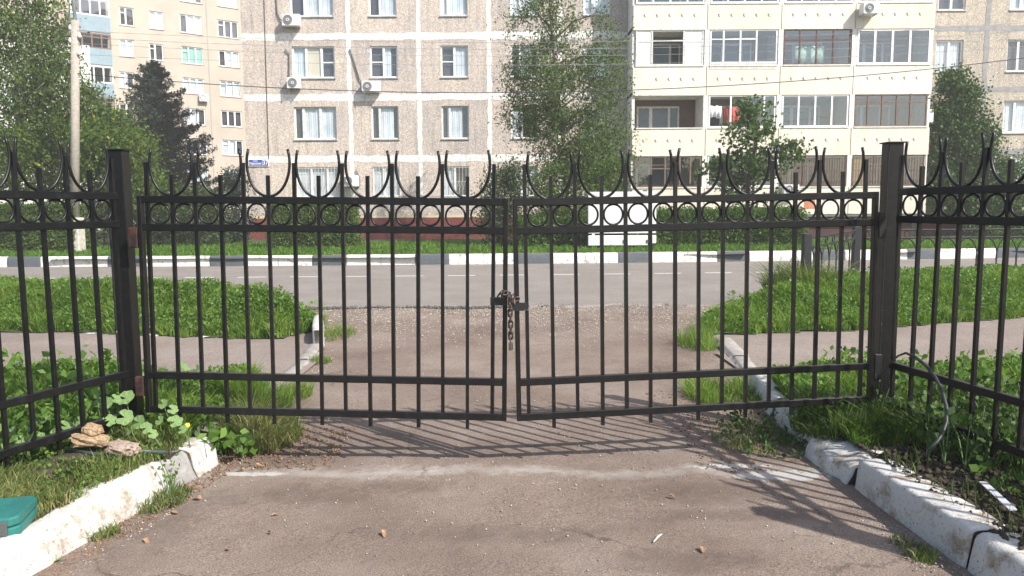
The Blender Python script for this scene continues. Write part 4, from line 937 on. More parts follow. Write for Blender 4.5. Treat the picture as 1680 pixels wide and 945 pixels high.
# right wing
RXs = [at(1525, 100, 33.3).x, at(1617, 100, 33.3).x, at(1617, 100, 33.3).x + 3.3, at(1617, 100, 33.3).x + 6.8]
ry = .3
RW = [[(at(1535, 90, 33.3).x, at(1580, 90, 33.3).x)], [(at(1652, 90, 33.3).x, at(1652, 90, 33.3).x + 1.2)], [(at(1652, 90, 33.3).x + 3, at(1652, 90, 33.3).x + 4.2)]]
RZ = [1.95, 3.83, 6.45, 9.0, 11.5]
RWZ = [(2.45, 3.7), (4.62, 5.98), (7.2, 8.52), (9.75, 11.1)]
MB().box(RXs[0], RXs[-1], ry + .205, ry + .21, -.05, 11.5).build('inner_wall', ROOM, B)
for c in range(3):
    for r_ in range(4):
        x0, x1 = RW[c][0]; z0, z1 = RWZ[r_]
        panel(B, RXs[c], RXs[c + 1], RZ[r_], RZ[r_ + 1], (x0, x1, z0, z1), PEB2, ry)
        window(B, x0, x1, z0, z1, ry, mull=(.5 if c == 0 else .42,), cspan=(.5, 1) if (c + r_) % 2 else (.1, .9), curtain=CURT if (c + r_) % 3 else None)
for zz in (3.83, 6.45, 9.0): wobble_strip(B, JOINTG, (RXs[0], zz), (RXs[-1], zz), .22, ry - .006)
for c in (1, 2): wobble_strip(B, JOINTG, (RXs[c], 2.), (RXs[c], 11.3), .20, ry - .010)
MB().box(RXs[0], RXs[-1], ry - .06, ry + .2, -.05, 1.17).build('plinth', PLINTH, B)
MB().box(RXs[0], RXs[-1], ry - .066, ry - .04, 1.173, 1.23).build('painted_line', YEL, B)
MB().box(RXs[0], RXs[-1], ry, ry + .2, 1.233, 1.947).build('plinth_ledge', PEB2, B)

# balcony block
BY = 31.6 - FY      # local y of the parapet fronts
BX = [4.93, 7.93, 10.91, 13.88, 17.10]
PZ = [(1.20, 2.29), (3.60, 4.70), (6.03, 7.18), (8.62, 9.62), (11.1, 12.)]   # parapets
OZ = [(2.29, 3.60), (4.70, 6.03), (7.18, 8.62), (9.62, 11.1)]               # openings
MB().box(BX[0], BX[-1], -.02, .0, 1.2, 11.6).build('balcony_back_wall', BALW, B)
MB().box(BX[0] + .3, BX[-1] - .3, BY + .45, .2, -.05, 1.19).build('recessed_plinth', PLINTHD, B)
MB().box(BX[0] - .0, BX[-1] + .0, BY + .1, -.03, 1.10, 1.195).build('floor_slab', CREAMW, B)
for (z0, z1) in PZ[1:]: MB().box(BX[0], BX[-1], BY + .09, -.03, z0 + .02, z0 + .16).build('floor_slab', CREAMW, B)
MB().box(BX[0], BX[0] + .12, BY + .095, -.03, 1.2, 11.6).build('side_wall', CREAMW, B)
MB().box(BX[-1] - .12, BX[-1], BY + .095, -.03, 1.2, 11.6).build('side_wall', CREAMW, B)
dia = MB().add([(-.055, 0, .02), (-.02, 0, .075), (.03, 0, .03), (.0, 0, -.02), (.06, 0, -.03), (.02, 0, -.075), (-.03, 0, -.03)], [(0, 3, 2, 1), (0, 6, 3), (3, 6, 5, 4)]).mesh('ornament', ORNB)
def glaz(parent, x0, x1, z0, z1, cols, trans=(), fm=PVC, fw=.055, glass=GLASSD, y=None, skip=()):
    y = BY + .03 if y is None else y
    f = MB(); t = fw; f.box(x0, x1, y, y + .06, z0, z0 + t); f.box(x0, x1, y, y + .06, z1 - t, z1); f.box(x0, x0 + t, y, y + .06, z0 + t, z1 - t); f.box(x1 - t, x1, y, y + .06, z0 + t, z1 - t)
    W = x1 - x0; cc = [0.] + list(cols) + [1.]
    for m_ in cols: cx = x0 + W * m_; f.box(cx - t * .6, cx + t * .6, y - .004, y + .056, z0 + t, z1 - t)
    for (a, b_, q) in trans: zz = z0 + (z1 - z0) * q; f.box(x0 + W * a + t * .6, x0 + W * b_ - t * .6, y + .004, y + .05, zz - t * .45, zz + t * .45)
    g = f.build('glazing_frame', fm, parent)
    for i in range(len(cc) - 1):
        if i in skip: continue
        a = x0 + W * cc[i] + t * .6; b_ = x0 + W * cc[i + 1] - t * .6
        MB().add([(a, y + .03, z0 + t), (b_, y + .03, z0 + t), (b_, y + .03, z1 - t), (a, y + .03, z1 - t)], [(0, 1, 2, 3)]).build('pane', glass, g) if False else MB().add([(a, y + .03, z0 + t), (b_, y + .03, z0 + t), (b_, y + .03, z1 - t), (a, y + .03, z1 - t)], [(0, 1, 2, 3)]).build('pane', glass, parent)
    return g
for u in range(4):
    for l in range(5):
        bal = bpy.data.objects.new('balcony', None); COL.objects.link(bal); bal.parent = B
        x0, x1 = BX[u] + .012, BX[u + 1] - .012; z0, z1 = PZ[l]
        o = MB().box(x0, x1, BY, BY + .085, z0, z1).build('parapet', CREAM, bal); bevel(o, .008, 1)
        if l < 4:
            for k in range(5):
                if l == 2 and u == 0 and k == 0: continue
                link('ornament', dia, bal, ((x0 + x1) / 2 + (k - 2) * .50 - .03, BY - .004, z0 + (z1 - z0) * .56 if l else z0 + .62))
        if l == 4: continue
        zz0, zz1 = OZ[l]
        if u > 0: MB().box(BX[u] - .10, BX[u] + .10, BY + .005, -.03, zz0 + .002, zz1 + .015).build('divider', CREAMW, bal)
        MB().box(x0 + .1, x1 - .1, BY + .0 - .03, BY + .09, zz0 + .004, zz0 + .05).build('ledge', CREAMW, bal)
        # back wall door and window behind the glazing
        fr_ = MB().ring(x0 + .40, x0 + 2.2, zz0 + .02, zz1 - .25, x0 + .47, x0 + 2.13, zz0 + .1, zz1 - .33, -.06, -.03); fr_.box(x0 + 1.72, x0 + 1.82, -.058, -.03, zz0 + .1, zz1 - .33); fr_.box(x0 + .92, x0 + 1.06, -.058, -.03, zz0 + .1, zz1 - .33)
        fr_.build('back_window', WOODW if (u, l) == (0, 1) else PVC, bal)
        MB().add([(x0 + .47, -.04, zz0 + .1), (x0 + 2.13, -.04, zz0 + .1), (x0 + 2.13, -.04, zz1 - .33), (x0 + .47, -.04, zz1 - .33)], [(0, 1, 2, 3)]).build('back_pane', M('dark_room_glass', (.10, .13, .15), (.16, .20, .23), 2, .1, 0), bal)
        a, b_, c0, c1 = x0 + .12, x1 - .12, zz0 + .05, zz1 + .01
        if l == 3: glaz(bal, a, b_, c0, c1, (.25, .5, .75))
        elif l == 2:
            if u == 0:
                g = glaz(bal, a, b_, c0, c1, (.24, .71), [(0, .24, .68), (.24, .71, .70), (.71, 1, .68)], fm=WOODW, skip=(0, 1, 2))
                for q0, q1 in ((.0, .24), (.71, 1)):
                    MB().box(a + (b_ - a) * q0 + .05, a + (b_ - a) * q1 - .05, BY + .05, BY + .065, c0 + .06, c1 - .06).build('white_board', WHITEP, bal)
            elif u == 1:
                glaz(bal, a, b_, c0 + .08, c1, (.20, .45, .69), [(0, .2, .72), (.2, .45, .72), (.45, .69, .72)])
                f = MB(); n = 40
                for i in range(n): xx = a + (b_ - a) * i / n; f.box(xx, xx + (b_ - a) / n * .6, BY - .012, BY + .02, zz0 - .12, zz0 + .12)
                f.build('corrugated_strip', CREAMW, bal)
            elif u == 2: glaz(bal, a, b_, c0, c1, (.24, .49, .74), [(0, 1, .70)], fm=DBROWN, fw=.045)
            else: glaz(bal, a, b_, c0, c1, (.24, .48, .72), fw=.075)
        elif l == 1:
            if u == 0: MB().box(x0 + .1, x1 - .1, -.029, -.024, zz0, zz1).build('inner_cladding', ROOMR, bal)
            elif u == 1: glaz(bal, a, b_, c0, c1, (.33, .60, .83), skip=(0, 1))
            elif u == 2: glaz(bal, a, b_, c0, c1, (.25, .5, .75), fw=.06)
            else: glaz(bal, a, b_, c0, c1, (.18, .38, .58, .77), [(0, 1, .76)], fm=BROWN, fw=.055)
        else:
            if u == 0: glaz(bal, a, b_, c0, c1, (.25, .46, .68, .84), [(.25, .68, .6)], fm=BROWN, skip=(1,))
            elif u == 1: glaz(bal, a, b_, c0, c1, (.25, .5, .75))
            elif u == 2: glaz(bal, a, b_, c0, c1, (.35, .62), fm=DBROWN, fw=.04)
            else:
                glaz(bal, a, b_, c0, c1, (.3, .6), fm=BROWN, fw=.045)
                MB().box(a + .08, a + .62, BY + .12, BY + .14, c0 + .05, c1 - .05).build('wooden_board', M('ochre_board', (.50, .30, .12), (.60, .40, .18), 3, .8, .1), bal)
            if u >= 2:
                g = MB(); n = 26
                for i in range(n + 1): xx = a + (b_ - a) * i / n; g.box(xx - .008, xx + .008, BY - .04, BY - .025, c0, c1 - .1)
                for q in (.04, .5, .9): g.box(a, b_, BY - .043, BY - .027, c0 + (c1 - c0) * q - .008, c0 + (c1 - c0) * q + .008)
                for i in range(0, n, 1):
                    xx = a + (b_ - a) * i / n; g.tube([(xx, BY - .05, c0 + .1), (xx + .05, BY - .09, c0 + .2), (xx + .1, BY - .05, c0 + .3)], .007, 4)
                g.build('grille', BROWN, bal)
MB().box(BX[2] + 1.15, BX[2] + 1.6, BY - .003, BY + .01, 1.42, 1.80).build('repair_patch', ORANGEP, B)

# laundry
def cloth(name, label, x0, x1, z0, z1, y, mat):
    n = 16; V = []
    for i in range(n + 1):
        x = x0 + (x1 - x0) * i / n; yy = y + .03 * math.sin(i * 1.3)
        V += [(x, yy, z1 + .02 * math.sin(i * .8)), (x + .02 * math.sin(i), yy + .02, z0 + .06 * noise.noise(Vector((x * 5, 0, 0))))]
    o = MB().add(V, [(2 * i, 2 * i + 1, 2 * i + 3, 2 * i + 2) for i in range(n)]).build(name, mat, smooth=True); s = o.modifiers.new('s', 'SOLIDIFY'); s.thickness = .008
    return tag(o, label, 'laundry', 'laundry hanging on the balconies')
def cl(name, label, px0, px1, py0, py1, mat, Y=31.85):
    a, b_ = at(px0, py0, Y), at(px1, py1, Y); return cloth(name, label, a.x, b_.x, b_.z, a.z, Y, mat)
cl('hanging_laundry', 'mint green and white laundry behind the brown balcony glazing', 1305, 1352, 76, 107, GREENC)
cl('hanging_laundry', 'white garment drying in the open balcony window', 1164, 1184, 174, 193, WCLOTH, 31.75)
cl('hanging_laundry', 'red towel drying in the open balcony window', 1189, 1214, 176, 210, RED, 31.75)

# ------------------------------------------------------------------ air conditioners
def ac(label, px0, px1, py0, py1, Y, depth=.30, hose=None, rust=False):
    c = at((px0 + px1) / 2, py1, Y - depth / 2); W = at(px1, py1, Y - depth).x - at(px0, py1, Y - depth).x; Hh = at(px0, py0, Y - depth).z - at(px0, py1, Y - depth).z
    r = thing('air_conditioner', label, 'air conditioner', (c.x, Y - depth / 2 - .09, c.z), 0, 'air conditioner units on the block')
    bevel(MB().box(-W / 2, W / 2, -depth / 2, depth / 2, 0, Hh).build('casing', ACW, r), .015)
    rad = Hh * .42; cx = -W / 2 + rad + .05; y = -depth / 2 - .004
    g = MB(); g.add([(cx, y, Hh / 2)] + [(cx + rad * math.cos(a), y, Hh / 2 + rad * math.sin(a)) for a in np.linspace(0, 6.283, 25)[:-1]], [(0, 1 + (k + 1) % 24, 1 + k) for k in range(24)])
    for q in (1, .75, .5, .25): g.tube([(cx + rad * q * math.cos(a), y - .006, Hh / 2 + rad * q * math.sin(a)) for a in np.linspace(0, 6.283, 21)[:-1]], .006, 4, True)
    g.build('fan_grille', ACG, r)
    MB().tube([(cx + .05 * math.cos(a), y - .01, Hh / 2 + .05 * math.sin(a)) for a in np.linspace(0, 6.283, 13)[:-1]], .018, 5, True).build('fan_hub', ACW, r)
    for s in (-1, 1): MB().box(s * W * .38 - .02, s * W * .38 + .02, -depth / 2 - .03, depth / 2 + .085, -.03, -.004).build('bracket', SILL, r)
    if hose:
        MB().tube([at(a, b_, Y - .06) - Vector(r.location) for a, b_ in hose], .03, 6).build('hose', HOSEP, r, True)
HOSEP = M('grey_pipe_wrap', (.16, .16, .16), (.22, .22, .21), 9, .7, .1)
ac('air conditioner under the top left window with a black pipe looping above', 465, 494, 25, 44, FY, hose=[(454, -10), (455, 20), (460, 32), (467, 34)])
ac('air conditioner under the beige blind window left of the panel joint', 473, 494, 128, 146, FY, .26, hose=[(468, 80), (475, 88), (475, 110), (474, 128)])
ac('air conditioner with a slanting grey pipe right of the first panel joint', 595, 625, 134, 152, FY, hose=[(574, 80), (582, 103), (590, 130), (596, 138)])
ac('air conditioner low on the wall beside the ground floor three pane window', 563, 589, 288, 306, FY, hose=[(584, 278), (590, 290), (590, 305), (584, 310)])
ac('air conditioner on the cream top parapet of the balconies', 1411, 1437, 7, 25, 31.6, .42)
ac('air conditioner on the ground floor parapet behind the young maple', 1283, 1308, 303, 318, 31.6, .25)

# cables and sign on left wing
def cable(label, pts, Y, r_=.018, mat=HOSEP):
    tag(MB().tube([at(a, b_, Y) for a, b_ in pts], r_, 6).build('wall_cable', mat, smooth=True), label, 'cable')
cable('long dark cable running down the wall near the building corner', [(433, -10), (435, 60), (437, 130), (439, 200), (441, 262)], FY - .03, .012, WIRE)
sg = thing('house_sign', 'blue and white house number sign at the corner of the panel block', 'house sign', tuple(at(424, 267, FY - .05)))
sw_ = at(441, 267, FY - .05).x - at(408, 267, FY - .05).x; shh = .30
MB().box(-sw_ / 2, sw_ / 2, 0, .03, -shh / 2, shh / 2).build('plate', WHITEP, sg)
MB().box(-sw_ / 2 + .025, sw_ * .18, -.004, .0, -shh / 2 + .025, shh / 2 - .025).build('street_field', BLUE, sg)
MB().box(sw_ * .20, sw_ / 2 - .02, -.004, .0, -shh / 2 + .02, shh / 2 - .02).build('number_field', BLUE, sg)
def text(s, size, loc, parent, mat, name='lettering', sx=1.):
    cu = bpy.data.curves.new('t', 'FONT'); cu.body = s; cu.size = size; cu.align_x = 'CENTER'; cu.align_y = 'CENTER'; cu.extrude = .002; cu.offset = size * .02
    to = bpy.data.objects.new('t', cu); me = bpy.data.meshes.new_from_object(to); me.materials.clear(); me.materials.append(mat)
    bpy.data.objects.remove(to); o = link(name, me, parent, loc); o.rotation_euler = (math.pi / 2, 0, 0); o.scale = (sx, 1, 1)
text('37', .27, (sw_ * .345, -.008, 0), sg, WHITEP, 'number', .85)
text('Парковая', .14, (-sw_ * .155, -.008, -.035), sg, WHITEP, 'lettering', .78)
text('улица', .075, (-sw_ * .155, -.008, .075), sg, WHITEP, 'lettering', 1.)

# ------------------------------------------------------------------ yellow brick block at left (its own frame)
q0 = Vector((at(207, 100, 65).x, 65, 0)); q1 = Vector((at(375, 100, 70).x, 70, 0)); dv = (q1 - q0).normalized()
YB = thing('brick_apartment_building', 'yellow brick apartment block with blue balconies behind the trees', 'apartment block', tuple(q0), math.atan2(dv.y, dv.x))
nv = Vector((-dv.y, dv.x, 0))
def UV(px, py, off=0.):
    d = ray(px, py); t = ((q0 - CAM).dot(nv) + off) / d.dot(nv); p = CAM + d * t; return (p - q0).dot(dv), p.z
u0, _ = UV(88, 100); uL, _ = UV(-120, 100); u9, _ = UV(404, 150); Ltot = u9 + 3
rows = []
colsY = [[(196, 220, y0, y1) for y0, y1 in ((12, 42), (65, 93), (118, 145), (170, 197), (222, 249))], [(245, 268, y0, y1) for y0, y1 in ((19, 48), (72, 99), (124, 150), (175, 201), (226, 251))],
         [(295, 331, -25, 4), (295, 331, 25, 55), (298, 333, 77, 105), (300, 335, 128, 154), (302, 337, 178, 205), (305, 340, 228, 254), (308, 342, 277, 302)],
         [(356, 389, -18, 12), (357, 391, 34, 62), (359, 393, 84, 110), (361, 395, 133, 159), (363, 397, 182, 208), (365, 399, 230, 255), (367, 400, 277, 303)], [(-70, -30, 60, 90), (-70, -30, 115, 145)], [(10, 48, 60, 90), (10, 48, 118, 146), (10, 48, 175, 203)]]
holes = []
for col in colsY:
    for (a, b_, c0, c1) in col:
        ua, _ = UV(a, (c0 + c1) / 2); ub, _ = UV(b_, (c0 + c1) / 2); _, z1 = UV((a + b_) / 2, c0); _, z0 = UV((a + b_) / 2, c1); holes.append((ua, ub, z0, z1))
def holed_wall(parent, name, mat, x0, x1, z0, z1, holes, yf, th):
    cols_ = sorted({round(v, 4) for h in holes for v in h[:2]} | {x0, x1}); rows_ = sorted({round(v, 4) for h in holes for v in h[2:]} | {z0, z1}); mb = MB()
    for i in range(len(cols_) - 1):
        for j in range(len(rows_) - 1):
            cx, cz = (cols_[i] + cols_[i + 1]) / 2, (rows_[j] + rows_[j + 1]) / 2
            if any(h[0] < cx < h[1] and h[2] < cz < h[3] for h in holes): continue
            mb.add([(cols_[i], yf, rows_[j]), (cols_[i + 1], yf, rows_[j]), (cols_[i + 1], yf, rows_[j + 1]), (cols_[i], yf, rows_[j + 1])], [(0, 1, 2, 3)])
    for (a, b_, c, d) in holes:
        mb.add([(a, yf, c), (b_, yf, c), (b_, yf, d), (a, yf, d), (a, yf + th, c), (b_, yf + th, c), (b_, yf + th, d), (a, yf + th, d)], [(0, 4, 5, 1), (1, 5, 6, 2), (2, 6, 7, 3), (3, 7, 4, 0)])
    return mb.build(name, mat, parent)
holes = [tuple(round(v, 4) for v in h) for h in holes]
holed_wall(YB, 'wall', YBRICK, uL, Ltot, -.05, 27., holes, 0, .25)
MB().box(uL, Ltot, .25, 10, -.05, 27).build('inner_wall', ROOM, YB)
for k, h in enumerate(holes):
    wide = h[1] - h[0] > 1.6; mu = (.33, .66) if wide else ((.5,) if k % 2 else (.42,))
    window(YB, *h, 0., mull=mu, fw=.09, sill=SILLB if k % 3 else SILL, curtain=CURTG if k == 12 else (CURT if k % 3 else None), cspan=[(0, 1), (0, 1), (0, .6), (.35, 1)][k % 4], fm=PVC if k % 4 else WOODW, trans=[(0, .7)] if k % 2 == 0 else None)
uj, _ = UV(342, 100); MB().box(uj - .03, uj + .03, -.012, -.004, 0, 27).build('joint', JOINTG, YB)
# balcony stack
b0, _ = UV(120, 100, -1.2); b1, _ = UV(185, 100, -1.2)
def zAt(py, px=165): return UV(px, py, -1.2)[1]
lev = [(27, 53), (80, 106), (136, 158), (186, 212), (238, 264)]
for k, (ya, yb) in enumerate(lev):
    z1, z0 = zAt(ya), zAt(yb); zn = zAt(lev[k + 1][0]) if k < 4 else z0 - 1.5
    bal = bpy.data.objects.new('balcony', None); COL.objects.link(bal); bal.parent = YB
    f = MB(); n = 30
    for i in range(n): xx = b0 + (b1 - b0) * i / n; f.box(xx, xx + (b1 - b0) / n * .55, -1.24, -1.20, z0, z1)
    f.box(b0, b1, -1.2, -1.15, z0, z1); f.box(b0, b0 + .05, -1.15, 0, z0, z1); f.box(b1 - .05, b1, -1.15, 0, z0, z1); f.build('parapet', BLUEP, bal)
    MB().box(b0, b1, -1.14, -.01, z0 - .1, z0 + .05).build('floor_slab', PALEW, bal)
    zt = zAt(lev[k - 1][1]) if k else z1 + 1.5
    fm = (PVC, BROWN, PVC, BROWN, PVC)[k]
    glaz(bal, b0 + .03, b1 - .03, z1 + .01, zt - .12, (.25, .5, .75), [(0, 1, .75)] if k in (1, 3) else (), fm=fm, fw=.09, y=-1.19)
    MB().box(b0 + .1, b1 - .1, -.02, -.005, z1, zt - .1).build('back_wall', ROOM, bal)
# small open balcony with a rail left of the stack
c0_, zz = UV(92, 40, -1.); c1_, _ = UV(118, 40, -1.); _, zt = UV(105, 22, -1.)
ob = MB(); 
for i in range(12): xx = c0_ + (c1_ - c0_) * i / 11; ob.box(xx - .015, xx + .015, -1.0, -.97, zz, zt)
ob.box(c0_, c1_, -1.02, -.96, zt, zt + .05); ob.box(c0_, c1_, -1.05, 0, zz - .12, zz); ob.build('open_balcony', BROWN, YB)
# pale building further left seen through the birch
PB = thing('pale_apartment_building', 'pale white block glimpsed through the birch at the left edge', 'apartment block', (-38, 58, 0), math.radians(28))
holed_wall(PB, 'wall', PALEW, -20, 6, -.05, 14, [(-4, -2.4, 9, 10.6), (0, 1.6, 9, 10.6), (-4, -2.4, 6, 7.6), (0, 1.6, 6, 7.6)], 0, .25)
MB().box(-20, 6, .25, 8, -.05, 14.3).build('inner_wall', PALEW, PB)
for h in [(-4, -2.4, 9, 10.6), (0, 1.6, 9, 10.6), (-4, -2.4, 6, 7.6), (0, 1.6, 6, 7.6)]: window(PB, *h, 0., fw=.09)
ca = at(333, 161, 1.)
uu, zz = UV(333, 167)
ryb = thing('air_conditioner', 'tiny air conditioner on the yellow brick wall beside a window', 'air conditioner', tuple(q0 + dv * uu - nv * .25 + Vector((0, 0, zz))), math.atan2(dv.y, dv.x))
bevel(MB().box(-.38, .38, -.15, .15, 0, .6).build('casing', ACW, ryb), .02); MB().tube([(-.1 + .2 * math.cos(a), -.16, .3 + .2 * math.sin(a)) for a in np.linspace(0, 6.283, 17)[:-1]], .03, 5, True).build('fan_grille', ACG, ryb)
for s in (-1, 1): MB().box(s * .28 - .03, s * .28 + .03, -.15, .25, -.05, -.004).build('bracket', SILL, ryb)

sb = at(1526, 202, 32.2)
sac = thing('air_conditioner', 'air conditioner fixed to the right side of the balcony column above the climber', 'air conditioner', (BX[-1] + .16, 32.3, sb.z), math.pi / 2, 'air conditioner units on the block')
bevel(MB().box(-.40, .40, -.13, .13, 0, .52).build('casing', ACW, sac), .02)
MB().tube([(-.1 + .19 * math.cos(a), -.14, .26 + .19 * math.sin(a)) for a in np.linspace(0, 6.283, 17)[:-1]], .02, 5, True).build('fan_grille', ACG, sac)
for s_ in (-1, 1): MB().box(s_ * .3 - .02, s_ * .3 + .02, -.16, .155, -.03, -.004).build('bracket', SILL, sac)
# ------------------------------------------------------------------ white board across the road
bd = at(1021, 412, 24.); bb = thing('white_board', 'blank white board on short legs in front of the loose hedge', 'board', (3.47, 24., .1))
bevel(MB().box(-1.07, 1.07, 0, .12, .62, 1.92).build('panel', BOARDW, bb), .02)
bevel(MB().box(-1.07, .80, -.07, .1, .24, .56).build('lower_rail', BOARDW, bb), .02)
bevel(MB().box(.83, 1.07, -.05, .1, .30, .56).build('end_cap', BOARDW, bb), .02)
for x_ in (.05, .78): MB().box(x_ - .03, x_ + .03, -.09, -.075, .32, .42).build('bolt_plate', GREYPL, bb)
for x_ in (-.9, .9): MB().box(x_ - .04, x_ + .04, .02, .08, -.05, .62).build('leg', WHITEP, bb)
for x_ in (-.5, .1, .72): MB().box(x_ - .06, x_ + .06, .02, .10, 1.92, 1.97).build('top_bracket', GREYPL, bb)

# ------------------------------------------------------------------ trees, hedges, climbers
def tree(name, label, base, trunk_px, Y, r0, blobs, nclump, lpc, lsize, sig, mat, bark=BARK, aspect=.5, up=.2, droop=0., cat='tree', nlimb=26, yspread=1., group=None, trunkpts=None, tintbias=True):
    """blobs: (px, py, rx, ry, weight) ovals of crown at depth Y"""
    r = thing(name, label, cat, (base[0], base[1], 0), 0, group)
    bl = np.array([(at(px, py, Y).x, Y, at(px, py, Y).z, rx_ * Y / F, ry_ * Y / F, wt) for px, py, rx_, ry_, wt in blobs])
    wts = bl[:, 5] / bl[:, 5].sum(); idx = RNG.choice(len(bl), nclump, p=wts)
    d = unit(RNG.normal(size=(nclump, 3))); q = RNG.uniform(.15, 1, (nclump, 1)) ** .45
    C = bl[idx, :3] + d * q * np.stack([bl[idx, 3], np.minimum(bl[idx, 3] * yspread, 2.2), bl[idx, 4]], 1)
    C[:, 2] = np.maximum(C[:, 2], .25)
    n = nclump * lpc; k = np.repeat(np.arange(nclump), lpc); s = sig * RNG.uniform(.6, 1.4, (nclump, 1))
    P = C[k] + RNG.normal(size=(n, 3)) * s[k] * np.array([[1, 1, .75]]); P[:, 2] = np.maximum(P[:, 2], .18)
    t = np.clip(RNG.uniform(0, .55, n) + RNG.uniform(0, .38, nclump)[k], 0, .93)
    if mat is L_BRIGHT: t[RNG.uniform(size=n) < .015] = 1.
    P -= np.array([[base[0], base[1], 0]])
    o = leaves('crown', P, lsize, mat, r, aspect, up, droop, t); o['kind'] = 'stuff'
    mb = MB(); tp = [Vector((at(px, py, Y).x - base[0], 0, at(px, py, Y).z)) for px, py in trunk_px]
    tp[0].z = -.05; nT = len(tp); mb.tube(tp, [r0 * (1 - .8 * i / (nT - 1)) for i in range(nT)], 9); mb.build('trunk', bark, r, True)
    ctop = tp[-1].z; lm_ = MB()
    for j in RNG.choice(nclump, min(nlimb, nclump), replace=False):
        c = Vector(C[j]) - Vector((base[0], base[1], 0)); zt = max(tp[0].z + .3, min(ctop, c.z - .5 * abs(c.x) - .3))
        # point on trunk at height zt
        a = tp[0]
        for i in range(nT - 1):
            if tp[i].z <= zt <= tp[i + 1].z: f_ = (zt - tp[i].z) / (tp[i + 1].z - tp[i].z); a = tp[i].lerp(tp[i + 1], f_)
        mid = a.lerp(c, .5) + Vector((RNG.uniform(-.15, .15), RNG.uniform(-.1, .1), .12 * abs(c.x - a.x)))
        lm_.tube([a, mid, c], [r0 * .32, r0 * .18, r0 * .05], 5, cap=False)
    if nlimb: lm_.build('limbs', bark, r, True)['kind'] = 'stuff'
    return r
def g2(px, py, Y): p = at(px, py, Y); return (p.x, Y)
tree('birch_tree', 'large birch with dark green drooping crown at the left edge', g2(20, 410, 27), [(20, 412), (24, 300), (32, 200), (40, 100), (50, 0), (55, -80)], 27, .2,
     [(10, 20, 85, 90, 2.6), (20, 110, 100, 75, 2.6), (62, 70, 38, 80, 1.2), (105, 165, 50, 50, 1.6), (145, 180, 28, 35, .5), (20, 210, 90, 55, 1.2), (140, 225, 50, 50, 1.), (-30, -80, 90, 80, 1.4), (60, 150, 85, 60, 1.4)], 430, 72, .125, .30, L_BIRCH, BIRCHB, .55, -.1, .5, nlimb=34)
tree('leafy_tree', 'bright green spreading tree below the birch behind the pole', g2(90, 410, 26.6), [(90, 412), (92, 350), (96, 280), (100, 220)], 26.6, .1,
     [(60, 270, 85, 50, 2), (40, 240, 60, 35, 1), (150, 240, 60, 45, 1.6), (110, 290, 80, 40, 1.5), (-20, 280, 60, 50, 1), (120, 215, 40, 25, .6)], 230, 80, .13, .30, L_BRIGHT, BARK, .55, 0, .2, nlimb=16)
tree('leafy_tree', 'bright tree with yellow flecks right of the pole before the spruce', g2(205, 400, 28), [(205, 402), (205, 340), (208, 270), (210, 220)], 28, .1,
     [(180, 212, 42, 28, 1.4), (195, 255, 55, 40, 2), (232, 305, 36, 28, .9), (180, 280, 50, 40, 1.2), (262, 330, 42, 24, .8)], 190, 80, .13, .28, L_BRIGHT, BARK, .5, 0, .2, nlimb=16)
# shrubs
def shrub(name, label, blobs, Y, ncl, mat, lsize=.10, sig=.22, cat='shrub', group=None, lpc=80, yspread=1.):
    bx = sum(b[0] * b[4] for b in blobs) / sum(b[4] for b in blobs); p = at(bx, 412, Y)
    return tree(name, label, (p.x, Y), [(bx, 412), (bx, min(b[1] for b in blobs) + 20)], Y, .05, blobs, ncl, lpc, lsize, sig, mat, cat=cat, nlimb=14, group=group, yspread=yspread)
shrub('dark_shrub', 'dark shrub right of the pole under the bright tree', [(165, 370, 45, 45, 1), (190, 340, 40, 40, 1), (150, 335, 30, 30, .6)], 27.5, 90, L_DARK, .11, .24)
shrub('dark_shrub', 'dark green bush between the pole and the panel block corner', [(270, 350, 45, 45, 1), (320, 350, 50, 50, 1.2), (240, 375, 35, 35, .7), (345, 375, 35, 30, .6)], 28, 150, L_DARK, .11, .25)
shrub('thuja', 'narrow dark thuja touching the corner of the panel block', [(385, 340, 20, 60, 1), (388, 375, 24, 30, .8), (383, 300, 12, 25, .4)], 29, 90, L_SPRUCE, .09, .2, cat='conifer')
# spruce
def spruce():
    Y = 40; b = g2(280, 405, Y); r = thing('spruce_tree', 'dark spruce with drooping boughs in front of the yellow brick block', 'conifer', (b[0], b[1], 0))
    top = at(250, 98, Y); H_ = top.z; MB().tube([(0, 0, -.05), (top.x - b[0], 0, H_)], [.22, .03], 9).build('trunk', BARK, r, True)
    C = []; lb = MB()
    for z in np.arange(1.2, H_ - .1, .26):
        fr_ = 1 - z / H_; R_ = (3.05 * fr_ ** .6 + .12); nb = 11
        ax = (top.x - b[0]) * z / H_
        for k in range(nb):
            a = RNG.uniform(0, 6.283); Lb = R_ * RNG.uniform(.6, 1.28); n = int(30 + Lb * 110)
            s = RNG.uniform(.05, 1, n); x = ax + np.cos(a) * Lb * s; y = np.sin(a) * Lb * s; zz = z + .30 * Lb * s * (s * 1.1 - .35) - .05
            w_ = .03 + .24 * (1 - s) * min(1, Lb)
            C.append(np.stack([x + RNG.normal(size=n) * w_ * .5, y + RNG.normal(size=n) * w_ * .5, zz + RNG.normal(size=n) * .07 - .1 * RNG.uniform(size=n)], 1))
            lb.tube([(ax, 0, z), (ax + math.cos(a) * Lb * .9, math.sin(a) * Lb * .9, z + .22 * Lb * .5)], [.03, .008], 4, cap=False)
    C = np.concatenate(C); o = leaves('crown', C, .17, L_SPRUCE, r, .28, .0, .2); o['kind'] = 'stuff'; lb.build('limbs', BARK, r)['kind'] = 'stuff'
spruce()
